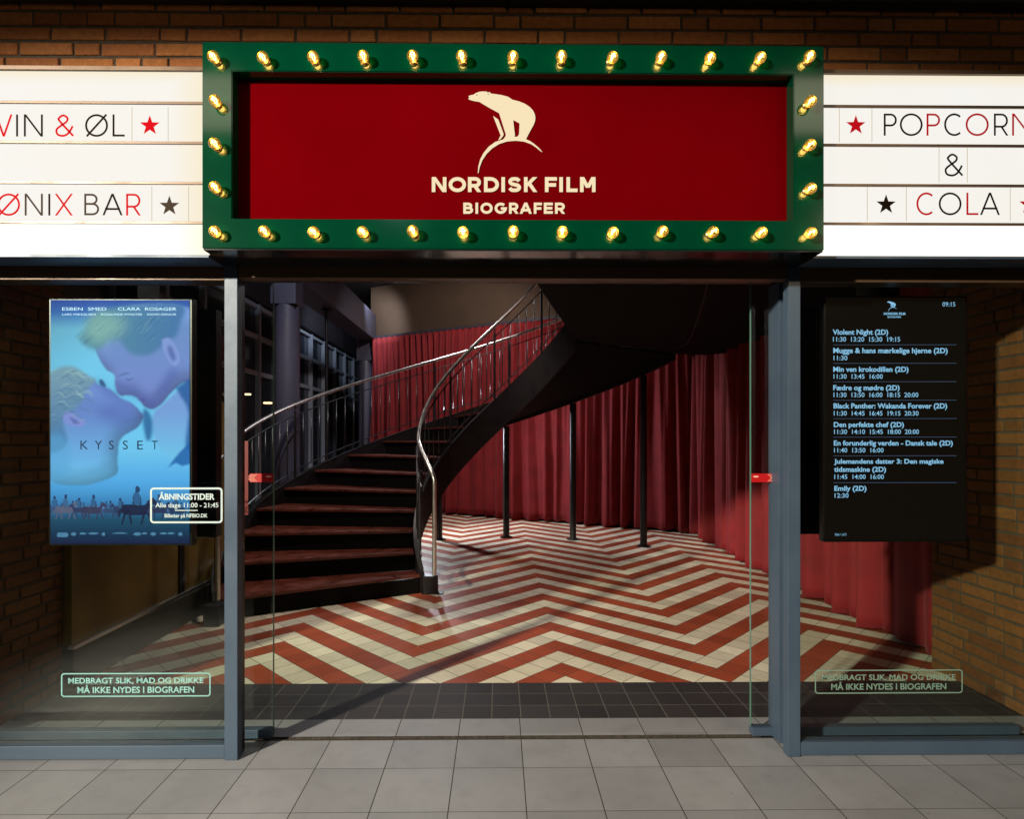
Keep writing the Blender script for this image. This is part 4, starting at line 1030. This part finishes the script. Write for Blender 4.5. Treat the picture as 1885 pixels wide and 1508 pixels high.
# end wall and blue lit glass door
Ye = 17.0
tag(bx('end_wall', (-5.5, Ye + .02, 0), (-2.3, Ye + .15, ZC), M['beam']), 'dark grey wall closing the hall beyond the columns', 'wall')
gd = thing('glass_door', 'small blue lit glass door at the far end of the hall, seen between balusters', 'door', (-3.4, Ye, 0))
a = P(612, 905, Ye); b = P(647, 748, Ye)
for i in range(3):
    for j in range(7):
        w_ = (b.x - a.x) / 3; h_ = (b.z - .12) / 7
        bx('pane', (a.x + i * w_ + .02, Ye - .01, .12 + j * h_ + .02), (a.x + (i + 1) * w_ - .02, Ye - .002, .12 + (j + 1) * h_ - .02), M['blue_window'] if (i + j * 2) % 5 != 1 else M['pane_dark'], gd)
bx('frame', (a.x - .08, Ye, .002), (b.x + .08, Ye + .015, b.z + .1), M['frame_in'], gd)
c = P(601, 760, 9.3)
pp = thing('ceiling_pole', 'thin dark pole rising to a round ceiling plate in front of the hall windows', 'pole', (c.x, 9.3, 0))
bm = bmesh.new(); lathe(bm, [(.024, .002), (.024, 3.40)], (c.x, 9.3, 0), 'Z', 14); auto_smooth(obj('shaft', bm, M['black_steel'], pp), 50)
bm = bmesh.new(); lathe(bm, [(.08, 3.405), (.08, 3.43), (.03, 3.44)], (c.x, 9.3, 0), 'Z', 20); obj('plate', bm, M['black_steel'], pp)
for lb, u, v, Y in (('small warm glowing block standing in for the lit shop, seen through the poster side door glass', 455, 726, 9.2), ('small warm glowing block standing in for the lit shop, seen beside the thick column', 493, 742, 8.2)):
    c = P(u, v, Y); tl = thing('shop_glow', lb, 'lamp', tuple(c), 'added glows of the lit shop beyond the hall')  # added glowing blocks for the lit shop; shade and bracket are invented
    bx('shade', (c.x - .05, c.y - .03, c.z - .012), (c.x + .05, c.y + .03, c.z + .012), M['glow_warm'], tl, .004)
    bx('bracket', (c.x - .012, c.y + .031, c.z - .03), (c.x + .012, c.y + .06, c.z + .03), M['black_steel'], tl, .002)
# low panelled partition beside the left brick wall
XP = -2.42
pt = thing('low_partition', 'olive brown panelled partition with a pale rail above a taupe plinth, under the poster screen', 'partition', (XP, 4.4, 0))
prism('plinth', [(XP - .16, 3.425), (XP + .005, 3.425), (XP + .03, 5.35), (XP - .16, 5.35)], .002, .222, M['plinth'], pt, .004)
bx('rail', (XP - .03, 3.425, .224), (XP + .012, 5.35, .246), M['steel'], pt, .003)
for y0, y1 in ((3.43, 4.56), (4.64, 5.35)):
    bx('panel', (XP - .10, y0, .247), (XP - .008, y1, 1.75), M['olive'], pt, .002)
bx('panel_post', (XP - .10, 4.563, .247), (XP + .004, 4.637, 1.75), M['alu_dark'], pt, .002)
# canopy lamps behind the viewer (they show in the glossy sign)
for lb, x in (('square lit ceiling lamp above the poster window side of the pavement', -2.05), ('square lit ceiling lamp above the film listing side of the pavement', 2.2)):
    tl = thing('ceiling_lamp', lb, 'lamp', (x, .7, 3.74), 'square lamps in the passage ceiling')
    bx('diffuser', (x - .42, .36, 3.728), (x + .42, 1.04, 3.735), M['lamp_white'], tl)
    bx('lamp_frame', (x - .45, .33, 3.7355), (x + .45, 1.07, 3.749), M['alu_dark'], tl, .003)
